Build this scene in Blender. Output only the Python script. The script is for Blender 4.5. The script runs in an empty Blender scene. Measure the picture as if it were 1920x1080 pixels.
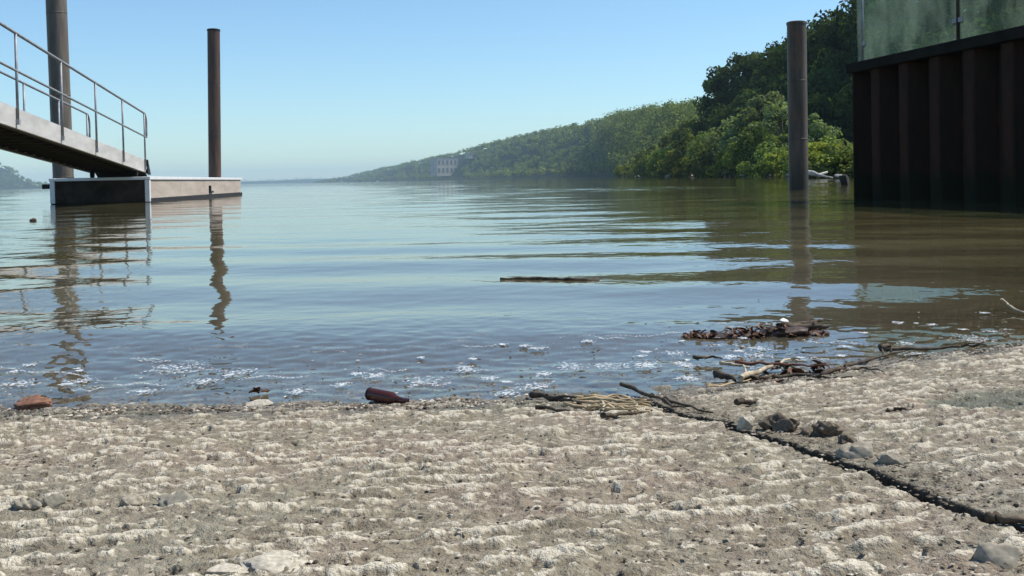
import bpy, math, random
import numpy as np
from mathutils import Vector, Matrix

# ------------------------------------------------------------------ camera, sky, sun, exposure
scene = bpy.context.scene
COL = scene.collection
FPX = 2000.0                       # focal length in pixels of the 1920 wide photograph
CAM_Z = 0.38                       # lens height above the river
PITCH = math.radians(1.0)
PPY = 334.6 + FPX * math.tan(PITCH)   # the lens axis sits above the frame centre (cropped video frame)
ROLL = math.radians(1.2)
Fv = Vector((0, math.cos(PITCH), -math.sin(PITCH)))
_r0 = Vector((1, 0, 0)); _u0 = Vector((0, math.sin(PITCH), math.cos(PITCH)))
Uv = _u0 * math.cos(ROLL) + _r0 * math.sin(ROLL)
Rv = _r0 * math.cos(ROLL) - _u0 * math.sin(ROLL)
EYE = Vector((0, 0, CAM_Z))
cd = bpy.data.cameras.new('camera'); cam = bpy.data.objects.new('camera', cd); COL.objects.link(cam)
cd.sensor_width = 36; cd.lens = 36 * FPX / 1920; cd.shift_y = -(540 - PPY) / 1920; cd.clip_start = 0.02; cd.clip_end = 30000
cam.matrix_world = Matrix(((Rv.x, Uv.x, -Fv.x, 0), (Rv.y, Uv.y, -Fv.y, 0), (Rv.z, Uv.z, -Fv.z, CAM_Z), (0, 0, 0, 1)))
scene.camera = cam

SUN_AZ = math.radians(77)          # clockwise from +Y (view direction) towards +X
SUN_EL = math.radians(54)
world = bpy.data.worlds.new('World'); scene.world = world; world.use_nodes = True
wn = world.node_tree.nodes; wl = world.node_tree.links
sky = wn.new('ShaderNodeTexSky'); sky.sky_type = 'NISHITA'; sky.sun_disc = False
sky.sun_elevation = SUN_EL; sky.sun_rotation = SUN_AZ
sky.altitude = 0; sky.air_density = 1.0; sky.dust_density = 0.2; sky.ozone_density = 1.3
tint = wn.new('ShaderNodeMix'); tint.data_type = 'RGBA'; tint.blend_type = 'MULTIPLY'; tint.inputs[0].default_value = 1
tint.inputs[7].default_value = (0.76, 0.965, 1.10, 1)      # clear summer air, a little bluer than the stock sky
wl.new(sky.outputs[0], tint.inputs[6]); wl.new(tint.outputs[2], wn['Background'].inputs[0]); wn['Background'].inputs[1].default_value = 0.108
sd = bpy.data.lights.new('sun', 'SUN'); sd.energy = 4.2; sd.angle = math.radians(0.53); sd.color = (1, 0.94, 0.85)
sun = bpy.data.objects.new('sun', sd); COL.objects.link(sun)
sdir = Vector((math.sin(SUN_AZ) * math.cos(SUN_EL), math.cos(SUN_AZ) * math.cos(SUN_EL), math.sin(SUN_EL)))
sun.rotation_euler = sdir.to_track_quat('Z', 'Y').to_euler(); sun.location = sdir * 50
vs = scene.view_settings
vs.view_transform = 'Standard'; vs.look = 'None'; vs.gamma = 1; vs.use_curve_mapping = False; vs.exposure = 0.40
scene.cycles.use_denoising = True
scene.cycles.max_bounces = 8; scene.cycles.transparent_max_bounces = 16
scene.cycles.caustics_reflective = False; scene.cycles.caustics_refractive = False

# ------------------------------------------------------------------ helpers
rnd = random.Random(7)
rng = np.random.default_rng(11)

def ray(px, py):
    return (Fv * FPX + Rv * (px - 960) + Uv * (PPY - py)).normalized()
def at_y(px, py, Y):
    d = ray(px, py); return EYE + d * (Y / d.y)
def on_z(px, py, z=0.0):
    d = ray(px, py); return EYE + d * ((z - CAM_Z) / d.z)
def horizon(px): return 334.6 - math.tan(ROLL) * (px - 960)

SL = 0.10
def ramp_z(x, y):
    return SL * (1.80 - y) + 0.053 * np.maximum(0, x - 0.2 + 0.0 * y)
def on_ramp(px, py):
    d = ray(px, py); t = 0.3
    for _ in range(4000):
        p = EYE + d * t
        g = max(0.0, float(ramp_z(p.x, p.y)))
        if p.z <= g + 1e-4: return p
        t += max(0.0006, (p.z - g) * 0.6)
    return p

def hash2(xi, yi, seed):
    h = (xi.astype(np.int64) * 374761393 + yi.astype(np.int64) * 668265263 + seed * 1442695041) & 0xffffffff
    h = ((h ^ (h >> 13)) * 1274126177) & 0xffffffff
    h = ((h ^ (h >> 16)) * 2246822519) & 0xffffffff
    return (h ^ (h >> 15)) / 4294967296.0
def pn(x, y, seed=0):
    xi = np.floor(x); yi = np.floor(y); fx = x - xi; fy = y - yi
    u = fx * fx * fx * (fx * (fx * 6 - 15) + 10); v = fy * fy * fy * (fy * (fy * 6 - 15) + 10)
    def g(ix, iy, dx, dy):
        a = hash2(ix, iy, seed) * 2 * np.pi
        return np.cos(a) * dx + np.sin(a) * dy
    n00 = g(xi, yi, fx, fy); n10 = g(xi + 1, yi, fx - 1, fy)
    n01 = g(xi, yi + 1, fx, fy - 1); n11 = g(xi + 1, yi + 1, fx - 1, fy - 1)
    return 1.4 * ((n00 * (1 - u) + n10 * u) * (1 - v) + (n01 * (1 - u) + n11 * u) * v)
def fbm(x, y, seed=0, octv=4, gain=0.5):
    s = 0; a = 1.0
    for k in range(octv):
        s = s + a * pn(x * 2 ** k, y * 2 ** k, seed + 17 * k); a *= gain
    return s
def sstep(a, b, x):
    t = np.clip((x - a) / (b - a), 0, 1); return t * t * (3 - 2 * t)

def mesh_np(name, V, Fc, mat=None, smooth=False, attrs=None):
    V = np.asarray(V, np.float32); Fc = np.asarray(Fc, np.int32); k = Fc.shape[1]
    me = bpy.data.meshes.new(name)
    me.vertices.add(len(V)); me.vertices.foreach_set('co', V.ravel())
    me.loops.add(Fc.size); me.loops.foreach_set('vertex_index', Fc.ravel())
    me.polygons.add(len(Fc)); me.polygons.foreach_set('loop_start', np.arange(0, Fc.size, k, dtype=np.int32))
    if attrs:
        for an, av in attrs.items():
            at = me.attributes.new(an, 'FLOAT', 'POINT'); at.data.foreach_set('value', np.asarray(av, np.float32).ravel())
    me.update(calc_edges=True)
    me.polygons.foreach_set('use_smooth', np.full(len(Fc), smooth))
    if mat: me.materials.append(mat)
    return me
def tag(o, label=None, cat=None, group=None, kind=None):
    if label: o['label'] = label
    if cat: o['category'] = cat
    if group: o['group'] = group
    if kind: o['kind'] = kind
    return o
def link(name, me, parent=None):
    o = bpy.data.objects.new(name, me); COL.objects.link(o)
    if parent: o.parent = parent
    return o
def empty(name, loc=(0, 0, 0)):
    o = bpy.data.objects.new(name, None); COL.objects.link(o); o.location = loc; o.empty_display_size = 0.1
    return o
def grid_faces(nr, nc):
    i = np.arange(nr - 1)[:, None] * nc + np.arange(nc - 1)[None, :]
    return np.stack([i, i + 1, i + nc + 1, i + nc], -1).reshape(-1, 4)

class MB:
    """collects boxes, tubes and prisms into one mesh (world or local coordinates)"""
    def __init__(s): s.v = []; s.f = []
    def add(s, v, f):
        b = len(s.v); s.v += [tuple(p) for p in v]; s.f += [tuple(i + b for i in q) for q in f]
    def hexa(s, p):       # 8 points: bottom ring 0-3, top ring 4-7
        s.add(p, [(3, 2, 1, 0), (4, 5, 6, 7), (0, 1, 5, 4), (1, 2, 6, 5), (2, 3, 7, 6), (3, 0, 4, 7)])
    def beam(s, a, b, w, h, up=(0, 0, 1)):   # box from a to b, width w sideways, height h
        a = Vector(a); b = Vector(b); d = (b - a).normalized(); sd_ = d.cross(Vector(up)).normalized(); u = sd_.cross(d)
        q = [(-w / 2, -h / 2), (w / 2, -h / 2), (w / 2, h / 2), (-w / 2, h / 2)]
        v = [a + sd_ * x + u * z for x, z in q] + [b + sd_ * x + u * z for x, z in q]
        s.add(v, [(0, 1, 2, 3), (7, 6, 5, 4), (0, 4, 5, 1), (1, 5, 6, 2), (2, 6, 7, 3), (3, 7, 4, 0)])
    def tube(s, pts, rad, n=10, cap=True):
        pts = [Vector(p) for p in pts]
        rad = rad if isinstance(rad, (list, tuple)) else [rad] * len(pts)
        rings = []; prev = None
        for i, p in enumerate(pts):
            d = (pts[min(i + 1, len(pts) - 1)] - pts[max(i - 1, 0)]).normalized()
            if prev is None: prev = d.orthogonal().normalized()
            x = (prev - d * prev.dot(d)).normalized(); prev = x; y = d.cross(x)
            rings.append([p + (x * math.cos(2 * math.pi * k / n) + y * math.sin(2 * math.pi * k / n)) * rad[i] for k in range(n)])
        v = [q for r in rings for q in r]; f = []
        for i in range(len(pts) - 1):
            for k in range(n):
                k2 = (k + 1) % n
                f.append((i * n + k, i * n + k2, (i + 1) * n + k2, (i + 1) * n + k))
        if cap: f.append(tuple(reversed(range(n)))); f.append(tuple((len(pts) - 1) * n + k for k in range(n)))
        s.add(v, f)
    def mesh(s, name, mat, smooth=False, bevel=0):
        me = bpy.data.meshes.new(name); me.from_pydata([tuple(p) for p in s.v], [], s.f); me.update()
        if smooth:
            me.polygons.foreach_set('use_smooth', [len(p.vertices) == 4 for p in me.polygons])
        me.materials.append(mat); return me
    def build(s, name, mat, parent=None, smooth=False, bevel=0):
        o = link(name, s.mesh(name, mat, smooth), parent)
        if bevel:
            m = o.modifiers.new('bevel', 'BEVEL'); m.width = bevel; m.segments = 2; m.limit_method = 'ANGLE'
        return o

# ------------------------------------------------------------------ materials
class NT:
    def __init__(s, name):
        s.m = bpy.data.materials.new(name); s.m.use_nodes = True; s.n = s.m.node_tree.nodes; s.l = s.m.node_tree.links
        s.b = s.n['Principled BSDF']; s.out = s.n['Material Output']
    def node(s, t, **kw):
        n = s.n.new(t)
        for k, v in kw.items():
            if k.startswith('i_'): n.inputs[k[2:].replace('_', ' ')].default_value = v
            else: setattr(n, k, v)
        return n
    def link(s, a, b): s.l.new(a, b)
    def coord(s, scale=(1, 1, 1), kind='Object'):
        tc = s.node('ShaderNodeTexCoord'); mp = s.node('ShaderNodeMapping'); mp.inputs['Scale'].default_value = scale
        s.link(tc.outputs[kind], mp.inputs[0]); return mp.outputs[0]
    def noise(s, vec, scale, detail=6, rough=0.6, dist=0):
        n = s.node('ShaderNodeTexNoise'); n.inputs['Scale'].default_value = scale; n.inputs['Detail'].default_value = detail
        n.inputs['Roughness'].default_value = rough; n.inputs['Distortion'].default_value = dist
        s.link(vec, n.inputs['Vector']); return n.outputs['Fac']
    def ramp(s, fac, stops):
        r = s.node('ShaderNodeValToRGB'); e = r.color_ramp.elements
        while len(e) < len(stops): e.new(0.5)
        for el, (p, c) in zip(e, stops):
            el.position = p; el.color = (c if len(c) == 4 else (*c, 1)) if hasattr(c, '__len__') else (c, c, c, 1)
        s.link(fac, r.inputs[0]); return r.outputs[0]
    def mix(s, fac, a, b, mode='MIX'):
        m = s.node('ShaderNodeMix', data_type='RGBA', blend_type=mode)
        for inp, val in ((m.inputs[0], fac), (m.inputs[6], a), (m.inputs[7], b)):
            if hasattr(val, 'links'): s.link(val, inp)
            else: inp.default_value = val if not hasattr(val, '__len__') or len(val) == 4 else (*val, 1)
        return m.outputs[2]
    def math(s, op, a, b=0.0, clamp=False):
        m = s.node('ShaderNodeMath', operation=op, use_clamp=clamp)
        for inp, val in ((m.inputs[0], a), (m.inputs[1], b)):
            if hasattr(val, 'links'): s.link(val, inp)
            else: inp.default_value = val
        return m.outputs[0]
    def attr(s, name): return s.node('ShaderNodeAttribute', attribute_name=name).outputs['Fac']
    def bump(s, h, strength=0.4, dist=0.01):
        b = s.node('ShaderNodeBump'); b.inputs['Strength'].default_value = strength; b.inputs['Distance'].default_value = dist
        s.link(h, b.inputs['Height']); s.link(b.outputs[0], s.b.inputs['Normal']); return b
    def base(s, c): (s.link(c, s.b.inputs['Base Color']) if hasattr(c, 'links') else setattr(s.b.inputs['Base Color'], 'default_value', (*c, 1)))
    def set(s, rough=0.6, metal=0.0, spec=0.5):
        s.b.inputs['Roughness'].default_value = rough; s.b.inputs['Metallic'].default_value = metal
        s.b.inputs['Specular IOR Level'].default_value = spec

def simple(name, c1, c2, scale=20, rough=0.7, metal=0, spec=0.3, bump=0.3, bd=0.003, stretch=(1, 1, 1), lo=0.35, hi=0.65):
    t = NT(name); v = t.coord(stretch); n = t.noise(v, scale)
    t.base(t.ramp(n, [(lo, c1), (hi, c2)])); t.set(rough, metal, spec)
    if bump: t.bump(t.noise(v, scale * 3), bump, bd)
    return t.m

M = {}
# concrete of the ramp
t = NT('ramp_concrete'); v = t.coord()
fine = t.noise(v, 260, 4, 0.65); mid = t.noise(v, 55, 5, 0.6); big = t.noise(v, 5, 4, 0.55)
c = t.ramp(mid, [(0.30, (0.170, 0.144, 0.097)), (0.5, (0.250, 0.216, 0.150)), (0.70, (0.325, 0.286, 0.203))])
c = t.mix(t.math('MULTIPLY', t.ramp(big, [(0.46, 0), (0.62, 1)]), 0.55), c, (0.29, 0.218, 0.165))      # pinkish patches
c = t.mix(t.ramp(t.noise(v, 3.1, 3), [(0.52, 0), (0.66, 0.5)]), c, (0.235, 0.228, 0.17))              # greyer patches
vor = t.node('ShaderNodeTexVoronoi'); vor.inputs['Scale'].default_value = 150; t.link(v, vor.inputs['Vector'])
sepc = t.node('ShaderNodeSeparateColor'); t.link(vor.outputs['Color'], sepc.inputs[0])
c = t.mix(t.math('MULTIPLY', t.ramp(sepc.outputs[1], [(0.45, 0), (0.6, 1)]), 0.55), c, t.ramp(sepc.outputs[0], [(0.0, (0.09, 0.075, 0.055)), (0.4, (0.21, 0.165, 0.115)), (0.7, (0.30, 0.25, 0.18)), (1.0, (0.52, 0.46, 0.35))]))   # exposed aggregate grains
c = t.mix(t.attr('pale'), c, t.ramp(fine, [(0.3, (0.46, 0.405, 0.30)), (0.7, (0.74, 0.67, 0.525))]))    # worn pale aggregate, with sunlit highlights of the flake tops painted in
c = t.mix(t.ramp(fine, [(0.27, 0.65), (0.4, 0)]), c, (0.10, 0.085, 0.065))
c = t.mix(t.attr('grime'), c, (0.030, 0.024, 0.017))
c = t.mix(t.math('MULTIPLY', t.attr('algae'), 0.75), c, (0.13, 0.15, 0.095))
c = t.mix(t.math('MULTIPLY', t.attr('wet'), 0.58), c, (0.075, 0.066, 0.050))
t.base(c); t.set(0.85, 0, 0.25)
t.link(t.math('SUBTRACT', 0.85, t.math('MULTIPLY', t.attr('wet'), 0.5)), t.b.inputs['Roughness'])
t.bump(t.math('ADD', t.noise(v, 420, 3, 0.6), t.math('MULTIPLY', t.noise(v, 130, 4, 0.6), 1.6)), 1.0, 0.0028)
M['concrete'] = t.m

# river water: reflecting surface over turbid water that clears to show the ramp where it is shallow
t = NT('river_water'); t.n.remove(t.b)
vo = t.coord()
gl = t.node('ShaderNodeBsdfGlossy'); gl.inputs['Roughness'].default_value = 0.0; gl.inputs['Color'].default_value = (0.97, 0.96, 0.955, 1)
df = t.node('ShaderNodeBsdfDiffuse'); tr = t.node('ShaderNodeBsdfTransparent'); tr.inputs['Color'].default_value = (0.90, 0.88, 0.80, 1)
t.link(t.mix(t.attr('silt'), t.ramp(t.noise(vo, 0.35, 3), [(0.35, (0.092, 0.082, 0.038)), (0.65, (0.110, 0.094, 0.043))]), (0.25, 0.215, 0.155)), df.inputs['Color'])
fr = t.node('ShaderNodeFresnel'); fr.inputs['IOR'].default_value = 1.333
vr = t.coord((1.0, 1.0, 1.0))
rip = t.math('ADD', t.noise(vr, 6, 3, 0.55), t.math('MULTIPLY', t.noise(vr, 1.6, 3, 0.55), 2.0))
bp = t.node('ShaderNodeBump'); bp.inputs['Strength'].default_value = 1.0
t.link(t.math('MULTIPLY', t.attr('rough'), 0.010), bp.inputs['Distance']); t.link(rip, bp.inputs['Height'])
for n_ in (gl, fr): t.link(bp.outputs[0], n_.inputs['Normal'])
m1 = t.node('ShaderNodeMixShader'); t.link(t.attr('murk'), m1.inputs[0]); t.link(tr.outputs[0], m1.inputs[1]); t.link(df.outputs[0], m1.inputs[2])
m2 = t.node('ShaderNodeMixShader'); t.link(fr.outputs[0], m2.inputs[0]); t.link(m1.outputs[0], m2.inputs[1]); t.link(gl.outputs[0], m2.inputs[2])
t.link(m2.outputs[0], t.out.inputs[0]); M['water'] = t.m

def leaf_mat(name, dark, light, trans=0.3, objrand=True):
    t = NT(name); t.n.remove(t.b)
    geo = t.node('ShaderNodeNewGeometry'); oi = t.node('ShaderNodeObjectInfo')
    f = t.math('ADD', t.math('MULTIPLY', geo.outputs['Random Per Island'], 0.45), t.math('MULTIPLY', t.attr('tint'), 0.55))
    c = t.ramp(f, [(0.1, dark), (0.9, light)])
    hs = t.node('ShaderNodeHueSaturation'); t.link(c, hs.inputs['Color'])
    if objrand:
        t.link(t.math('ADD', 0.482, t.math('MULTIPLY', oi.outputs['Random'], 0.036)), hs.inputs['Hue'])
        t.link(t.math('ADD', 0.78, t.math('MULTIPLY', oi.outputs['Random'], 0.45)), hs.inputs['Value'])
    d = t.node('ShaderNodeBsdfDiffuse'); tl = t.node('ShaderNodeBsdfTranslucent')
    t.link(hs.outputs[0], d.inputs[0])
    t.link(t.mix(1.0, hs.outputs[0], (1.25, 1.3, 0.6), 'MULTIPLY'), tl.inputs[0])
    m = t.node('ShaderNodeMixShader'); m.inputs[0].default_value = trans
    t.link(d.outputs[0], m.inputs[1]); t.link(tl.outputs[0], m.inputs[2]); t.link(m.outputs[0], t.out.inputs[0])
    return t.m
M['leaf_dark'] = leaf_mat('leaf_dark', (0.024, 0.040, 0.013), (0.095, 0.135, 0.040), 0.28)
M['leaf_mid'] = leaf_mat('leaf_mid', (0.055, 0.085, 0.022), (0.21, 0.26, 0.075), 0.35)
M['leaf_pale'] = leaf_mat('leaf_pale', (0.09, 0.125, 0.05), (0.25, 0.30, 0.14), 0.35)
M['leaf_bright'] = leaf_mat('leaf_bright', (0.09, 0.125, 0.022), (0.33, 0.37, 0.08), 0.40)
M['leaf_far'] = leaf_mat('leaf_far', (0.050, 0.074, 0.020), (0.29, 0.34, 0.095), 0.34, False)
M['bark'] = simple('bark', (0.045, 0.035, 0.026), (0.12, 0.10, 0.08), 6, 0.9, stretch=(1, 1, 0.15), bump=0.6, bd=0.03)
M['hill_soil'] = simple('hill_soil', (0.016, 0.024, 0.010), (0.040, 0.052, 0.022), 0.08, 0.95, spec=0.1, bump=0)
M['bed'] = simple('bed_mud', (0.05, 0.042, 0.03), (0.10, 0.085, 0.06), 3, 0.9, bump=0)
M['shore_rock'] = simple('shore_rock', (0.16, 0.15, 0.13), (0.52, 0.49, 0.44), 2.2, 0.85, bump=0.6, bd=0.05)
M['dark_rock'] = simple('dark_rock', (0.012, 0.010, 0.008), (0.035, 0.03, 0.024), 5, 0.8, bump=0.6, bd=0.03)
M['driftwood'] = simple('driftwood', (0.30, 0.27, 0.23), (0.62, 0.58, 0.52), 8, 0.8, stretch=(1, 1, 1), bump=0.5, bd=0.01)
# piles: weathered steel, rust in streaks
def pile_mat(name, c1, c2, c3, rusty):
    t = NT(name); v = t.coord((1, 1, 0.12)); v2 = t.coord((1, 1, 0.5))
    c = t.ramp(t.noise(v, 7, 6, 0.65), [(0.3, c1), (0.52, c2), (0.72, c3)])
    c = t.mix(t.ramp(t.noise(v2, 2.3, 4), [(0.62 - rusty, 0), (0.75 - rusty, 0.8)]), c, (0.14, 0.058, 0.024))
    tc = t.node('ShaderNodeTexCoord'); sp_ = t.node('ShaderNodeSeparateXYZ'); t.link(tc.outputs['Object'], sp_.inputs[0])
    lv = t.math('ADD', sp_.outputs[2], t.math('MULTIPLY', t.noise(v2, 5, 4), 0.9))
    c = t.mix(t.ramp(t.math('MULTIPLY', lv, 0.25), [(0.50, 0.8), (0.62, 0.0)]), c, (0.022, 0.024, 0.015))
    t.base(c); t.set(0.5, 0.0, 0.3); t.bump(t.noise(v2, 24, 5), 0.25, 0.01); return t.m
M['pile_brown'] = pile_mat('pile_brown', (0.035, 0.024, 0.020), (0.085, 0.053, 0.040), (0.14, 0.09, 0.07), 0.08)
M['pile_grey'] = pile_mat('pile_grey', (0.07, 0.058, 0.046), (0.13, 0.108, 0.085), (0.19, 0.165, 0.135), -0.06)
M['pile_dark'] = pile_mat('pile_dark', (0.036, 0.026, 0.018), (0.075, 0.055, 0.038), (0.13, 0.098, 0.068), 0.06)
M['alu'] = simple('galvanised_rail', (0.22, 0.23, 0.24), (0.34, 0.345, 0.35), 9, 0.55, 0.25, bump=0.1)
M['beam'] = simple('painted_beam', (0.46, 0.435, 0.40), (0.60, 0.575, 0.53), 3, 0.55, 0.1, bump=0.1, stretch=(1, 0.4, 2))
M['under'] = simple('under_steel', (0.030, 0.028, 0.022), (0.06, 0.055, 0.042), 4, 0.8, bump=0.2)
M['trim'] = simple('dock_trim', (0.72, 0.71, 0.69), (0.82, 0.81, 0.79), 6, 0.4, 0.1, bump=0.1)
M['fascia'] = simple('dock_fascia', (0.36, 0.30, 0.245), (0.47, 0.40, 0.335), 2.5, 0.7, bump=0.2, stretch=(1, 0.3, 2))
M['float_dark'] = simple('dock_float', (0.034, 0.025, 0.019), (0.075, 0.055, 0.042), 4, 0.9, spec=0.06, bump=0.2)
M['rubber'] = simple('black_rubber', (0.010, 0.010, 0.010), (0.022, 0.021, 0.020), 9, 0.7, bump=0.2)
M['sheet'] = simple('sheet_steel', (0.013, 0.0098, 0.008), (0.040, 0.022, 0.016), 1.6, 0.9, 0.0, 0.06, bump=0.3, bd=0.01, stretch=(1, 1, 0.25))
t = NT('rusty_sheet_steel'); v = t.coord((1, 1, 0.16)); v2 = t.coord((1, 1, 0.6))
c = t.ramp(t.noise(v, 5, 6, 0.65), [(0.3, (0.018, 0.013, 0.010)), (0.7, (0.050, 0.030, 0.022))])
c = t.mix(t.ramp(t.noise(v2, 2.1, 5), [(0.50, 0), (0.68, 0.8)]), c, (0.075, 0.030, 0.018))
tc = t.node('ShaderNodeTexCoord'); sp_ = t.node('ShaderNodeSeparateXYZ'); t.link(tc.outputs['Object'], sp_.inputs[0])
lv = t.math('ADD', sp_.outputs[2], t.math('MULTIPLY', t.noise(v2, 4, 4), 0.35))
c = t.mix(t.ramp(lv, [(0.42, 0.8), (0.62, 0.0)]), c, (0.020, 0.022, 0.012))
t.base(c); t.set(0.9, 0, 0.06); t.bump(t.noise(v2, 14, 5), 0.4, 0.012); M['sheet'] = t.m
M['cap'] = simple('cap_beam', (0.012, 0.011, 0.009), (0.022, 0.020, 0.017), 3, 0.9, spec=0.08, bump=0.2)
M['deck'] = simple('quay_paving', (0.22, 0.21, 0.19), (0.32, 0.30, 0.27), 4, 0.85, bump=0.2)
t = NT('railing_glass'); t.n.remove(t.b); v = t.coord((1, 1, 0.5))
ta = t.node('ShaderNodeBsdfTransparent'); ta.inputs[0].default_value = (0.70, 0.80, 0.73, 1)
ga = t.node('ShaderNodeBsdfGlossy'); ga.inputs['Roughness'].default_value = 0.02; ga.inputs['Color'].default_value = (0.75, 0.9, 0.85, 1)
tb = t.node('ShaderNodeBsdfTranslucent'); tb.inputs[0].default_value = (0.26, 0.31, 0.26, 1)
fr = t.node('ShaderNodeFresnel'); fr.inputs[0].default_value = 1.08
mA = t.node('ShaderNodeMixShader'); t.link(t.ramp(t.noise(v, 2.2, 6), [(0.40, 0.03), (0.72, 0.26)]), mA.inputs[0]); t.link(ta.outputs[0], mA.inputs[1]); t.link(tb.outputs[0], mA.inputs[2])
mB = t.node('ShaderNodeMixShader'); t.link(fr.outputs[0], mB.inputs[0]); t.link(mA.outputs[0], mB.inputs[1]); t.link(ga.outputs[0], mB.inputs[2])
t.link(mB.outputs[0], t.out.inputs[0]); M['glass'] = t.m
M['glass_edge'] = simple('glass_edge', (0.25, 0.36, 0.33), (0.35, 0.46, 0.43), 5, 0.3, bump=0)
M['building'] = simple('building_wall', (0.38, 0.35, 0.29), (0.47, 0.435, 0.37), 0.1, 0.9, bump=0)
M['pane'] = simple('window_pane', (0.13, 0.13, 0.13), (0.19, 0.19, 0.185), 0.3, 0.2, bump=0)
M['roof'] = simple('roof_slab', (0.36, 0.35, 0.34), (0.46, 0.45, 0.44), 0.2, 0.8, bump=0)
M['white'] = simple('white_hull', (0.7, 0.7, 0.7), (0.8, 0.8, 0.8), 1, 0.4, bump=0)
M['twig_dark'] = simple('twig_dark', (0.030, 0.022, 0.015), (0.12, 0.088, 0.058), 60, 0.8, bump=0.6, bd=0.002)
M['twig_pale'] = simple('twig_pale', (0.26, 0.20, 0.12), (0.55, 0.46, 0.32), 60, 0.75, bump=0.5, bd=0.002)
M['twig_red'] = simple('twig_red', (0.09, 0.035, 0.024), (0.20, 0.085, 0.055), 60, 0.7, bump=0.5, bd=0.002)
M['reed'] = simple('dry_reed', (0.30, 0.21, 0.10), (0.60, 0.46, 0.27), 40, 0.65, bump=0.4, bd=0.002)
M['dead_leaf'] = simple('dead_leaf', (0.045, 0.022, 0.014), (0.20, 0.10, 0.055), 45, 0.6, bump=0.4, bd=0.002, lo=0.25, hi=0.75)
M['green_leaf'] = simple('green_leaf', (0.05, 0.06, 0.02), (0.16, 0.16, 0.06), 45, 0.6, bump=0.4, bd=0.002)
M['yellow_leaf'] = simple('yellow_leaf', (0.42, 0.38, 0.18), (0.60, 0.55, 0.34), 45, 0.6, bump=0.4, bd=0.002)
M['sodden'] = simple('sodden_leaves', (0.022, 0.014, 0.010), (0.10, 0.062, 0.042), 5, 0.55, bump=0)
M['soil'] = simple('soil', (0.075, 0.058, 0.040), (0.19, 0.152, 0.108), 2.5, 0.95, bump=0)
M['crumbs'] = simple('soil_crumbs', (0.07, 0.055, 0.038), (0.30, 0.26, 0.19), 30, 0.95, bump=0.5)
M['stone'] = simple('stone', (0.24, 0.21, 0.155), (0.40, 0.35, 0.27), 2.5, 0.9, bump=0, spec=0.15)
M['stone_dark'] = simple('stone_dark', (0.19, 0.172, 0.13), (0.31, 0.283, 0.22), 2.5, 0.9, bump=0, spec=0.15)
M['stone_pale'] = simple('stone_pale', (0.32, 0.285, 0.215), (0.56, 0.51, 0.41), 5, 0.9, bump=0, spec=0.15)
M['brick'] = simple('brick', (0.15, 0.070, 0.042), (0.29, 0.15, 0.095), 2.5, 0.9, bump=0)
M['foam'] = simple('foam', (0.46, 0.48, 0.48), (0.70, 0.72, 0.71), 80, 0.5, bump=0)
M['plastic'] = simple('pale_plastic', (0.60, 0.58, 0.55), (0.80, 0.78, 0.75), 30, 0.35, bump=0.2)
t = NT('debris_bits'); gi = t.node('ShaderNodeNewGeometry')
t.base(t.ramp(gi.outputs['Random Per Island'], [(0.0, (0.03, 0.022, 0.015)), (0.45, (0.12, 0.09, 0.06)), (0.75, (0.26, 0.21, 0.15)), (1.0, (0.6, 0.54, 0.43))])); t.set(0.7, 0, 0.3); M['bits'] = t.m
t = NT('amber_glass'); t.base((0.13, 0.036, 0.024)); t.set(0.12, 0, 0.5)
t.b.inputs['Transmission Weight'].default_value = 0.55; t.b.inputs['IOR'].default_value = 1.5; M['amber'] = t.m

# ------------------------------------------------------------------ boat ramp (two slabs and the open joint between them)
JP = [on_ramp(px, py) for px, py in ((1150, 726), (1190, 741), (1270, 776), (1370, 800), (1430, 822), (1500, 842), (1580, 874), (1680, 908), (1760, 940), (1820, 966), (1905, 990))]
JY = np.array([p.y for p in JP]); JX = np.array([p.x for p in JP])
_o = np.argsort(JY); JY = JY[_o]; JX = JX[_o]
s_lo = (JX[2] - JX[0]) / (JY[2] - JY[0]); s_hi = (JX[-1] - JX[-4]) / (JY[-1] - JY[-4])
def joint_x(y):
    y = np.asarray(y, float); r = np.interp(y, JY, JX)
    r = np.where(y < JY[0], JX[0] + (y - JY[0]) * s_lo, r); r = np.where(y > JY[-1], JX[-1] + (y - JY[-1]) * s_hi, r)
    return r + 0.006 * pn(y * 14, y * 0, 5) + 0.0036 * pn(y * 55, y * 0, 6)

rows = np.concatenate([np.linspace(-6, 0.2, 12), np.linspace(0.3, 0.6, 16), np.exp(np.linspace(math.log(0.62), math.log(2.5), 480)), np.linspace(2.6, 5.5, 14)])
cols = np.concatenate([np.linspace(-9, -1.1, 10), np.linspace(-1.0, -0.565, 70), np.linspace(-0.56, 0.56, 880), np.linspace(0.565, 1.0, 70), np.linspace(1.1, 9, 10)])
Yg = np.repeat(rows[:, None], len(cols), 1); Wd = np.maximum(0.5, rows)[:, None]
Xg = cols[None, :] * Wd
X = Xg.ravel(); Y = Yg.ravel()
Z = ramp_z(X, Y)
wx = X + 0.012 * pn(X * 24, Y * 24, 3); wy = Y + 0.006 * pn(X * 16, Y * 16, 4)
ridge = pn(wx * 13, wy * 21, 1)
ridge2 = pn(wx * 33, wy * 50, 8)
iso = fbm(X * 85, Y * 105, 21, 3, 0.55)
blot = fbm(X * 3.2, Y * 3.2, 31, 3)
amp = 0.7 + 0.6 * sstep(-0.4, 0.6, blot)
Zd = amp * (0.0022 * ridge + 0.0018 * ridge2) + 0.0013 * iso + 0.0022 * fbm(X * 6, Y * 9, 22, 2)
pit = sstep(0.62, 0.86, fbm(X * 26, Y * 34, 41, 3, 0.6))
Zd -= 0.008 * pit
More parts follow.
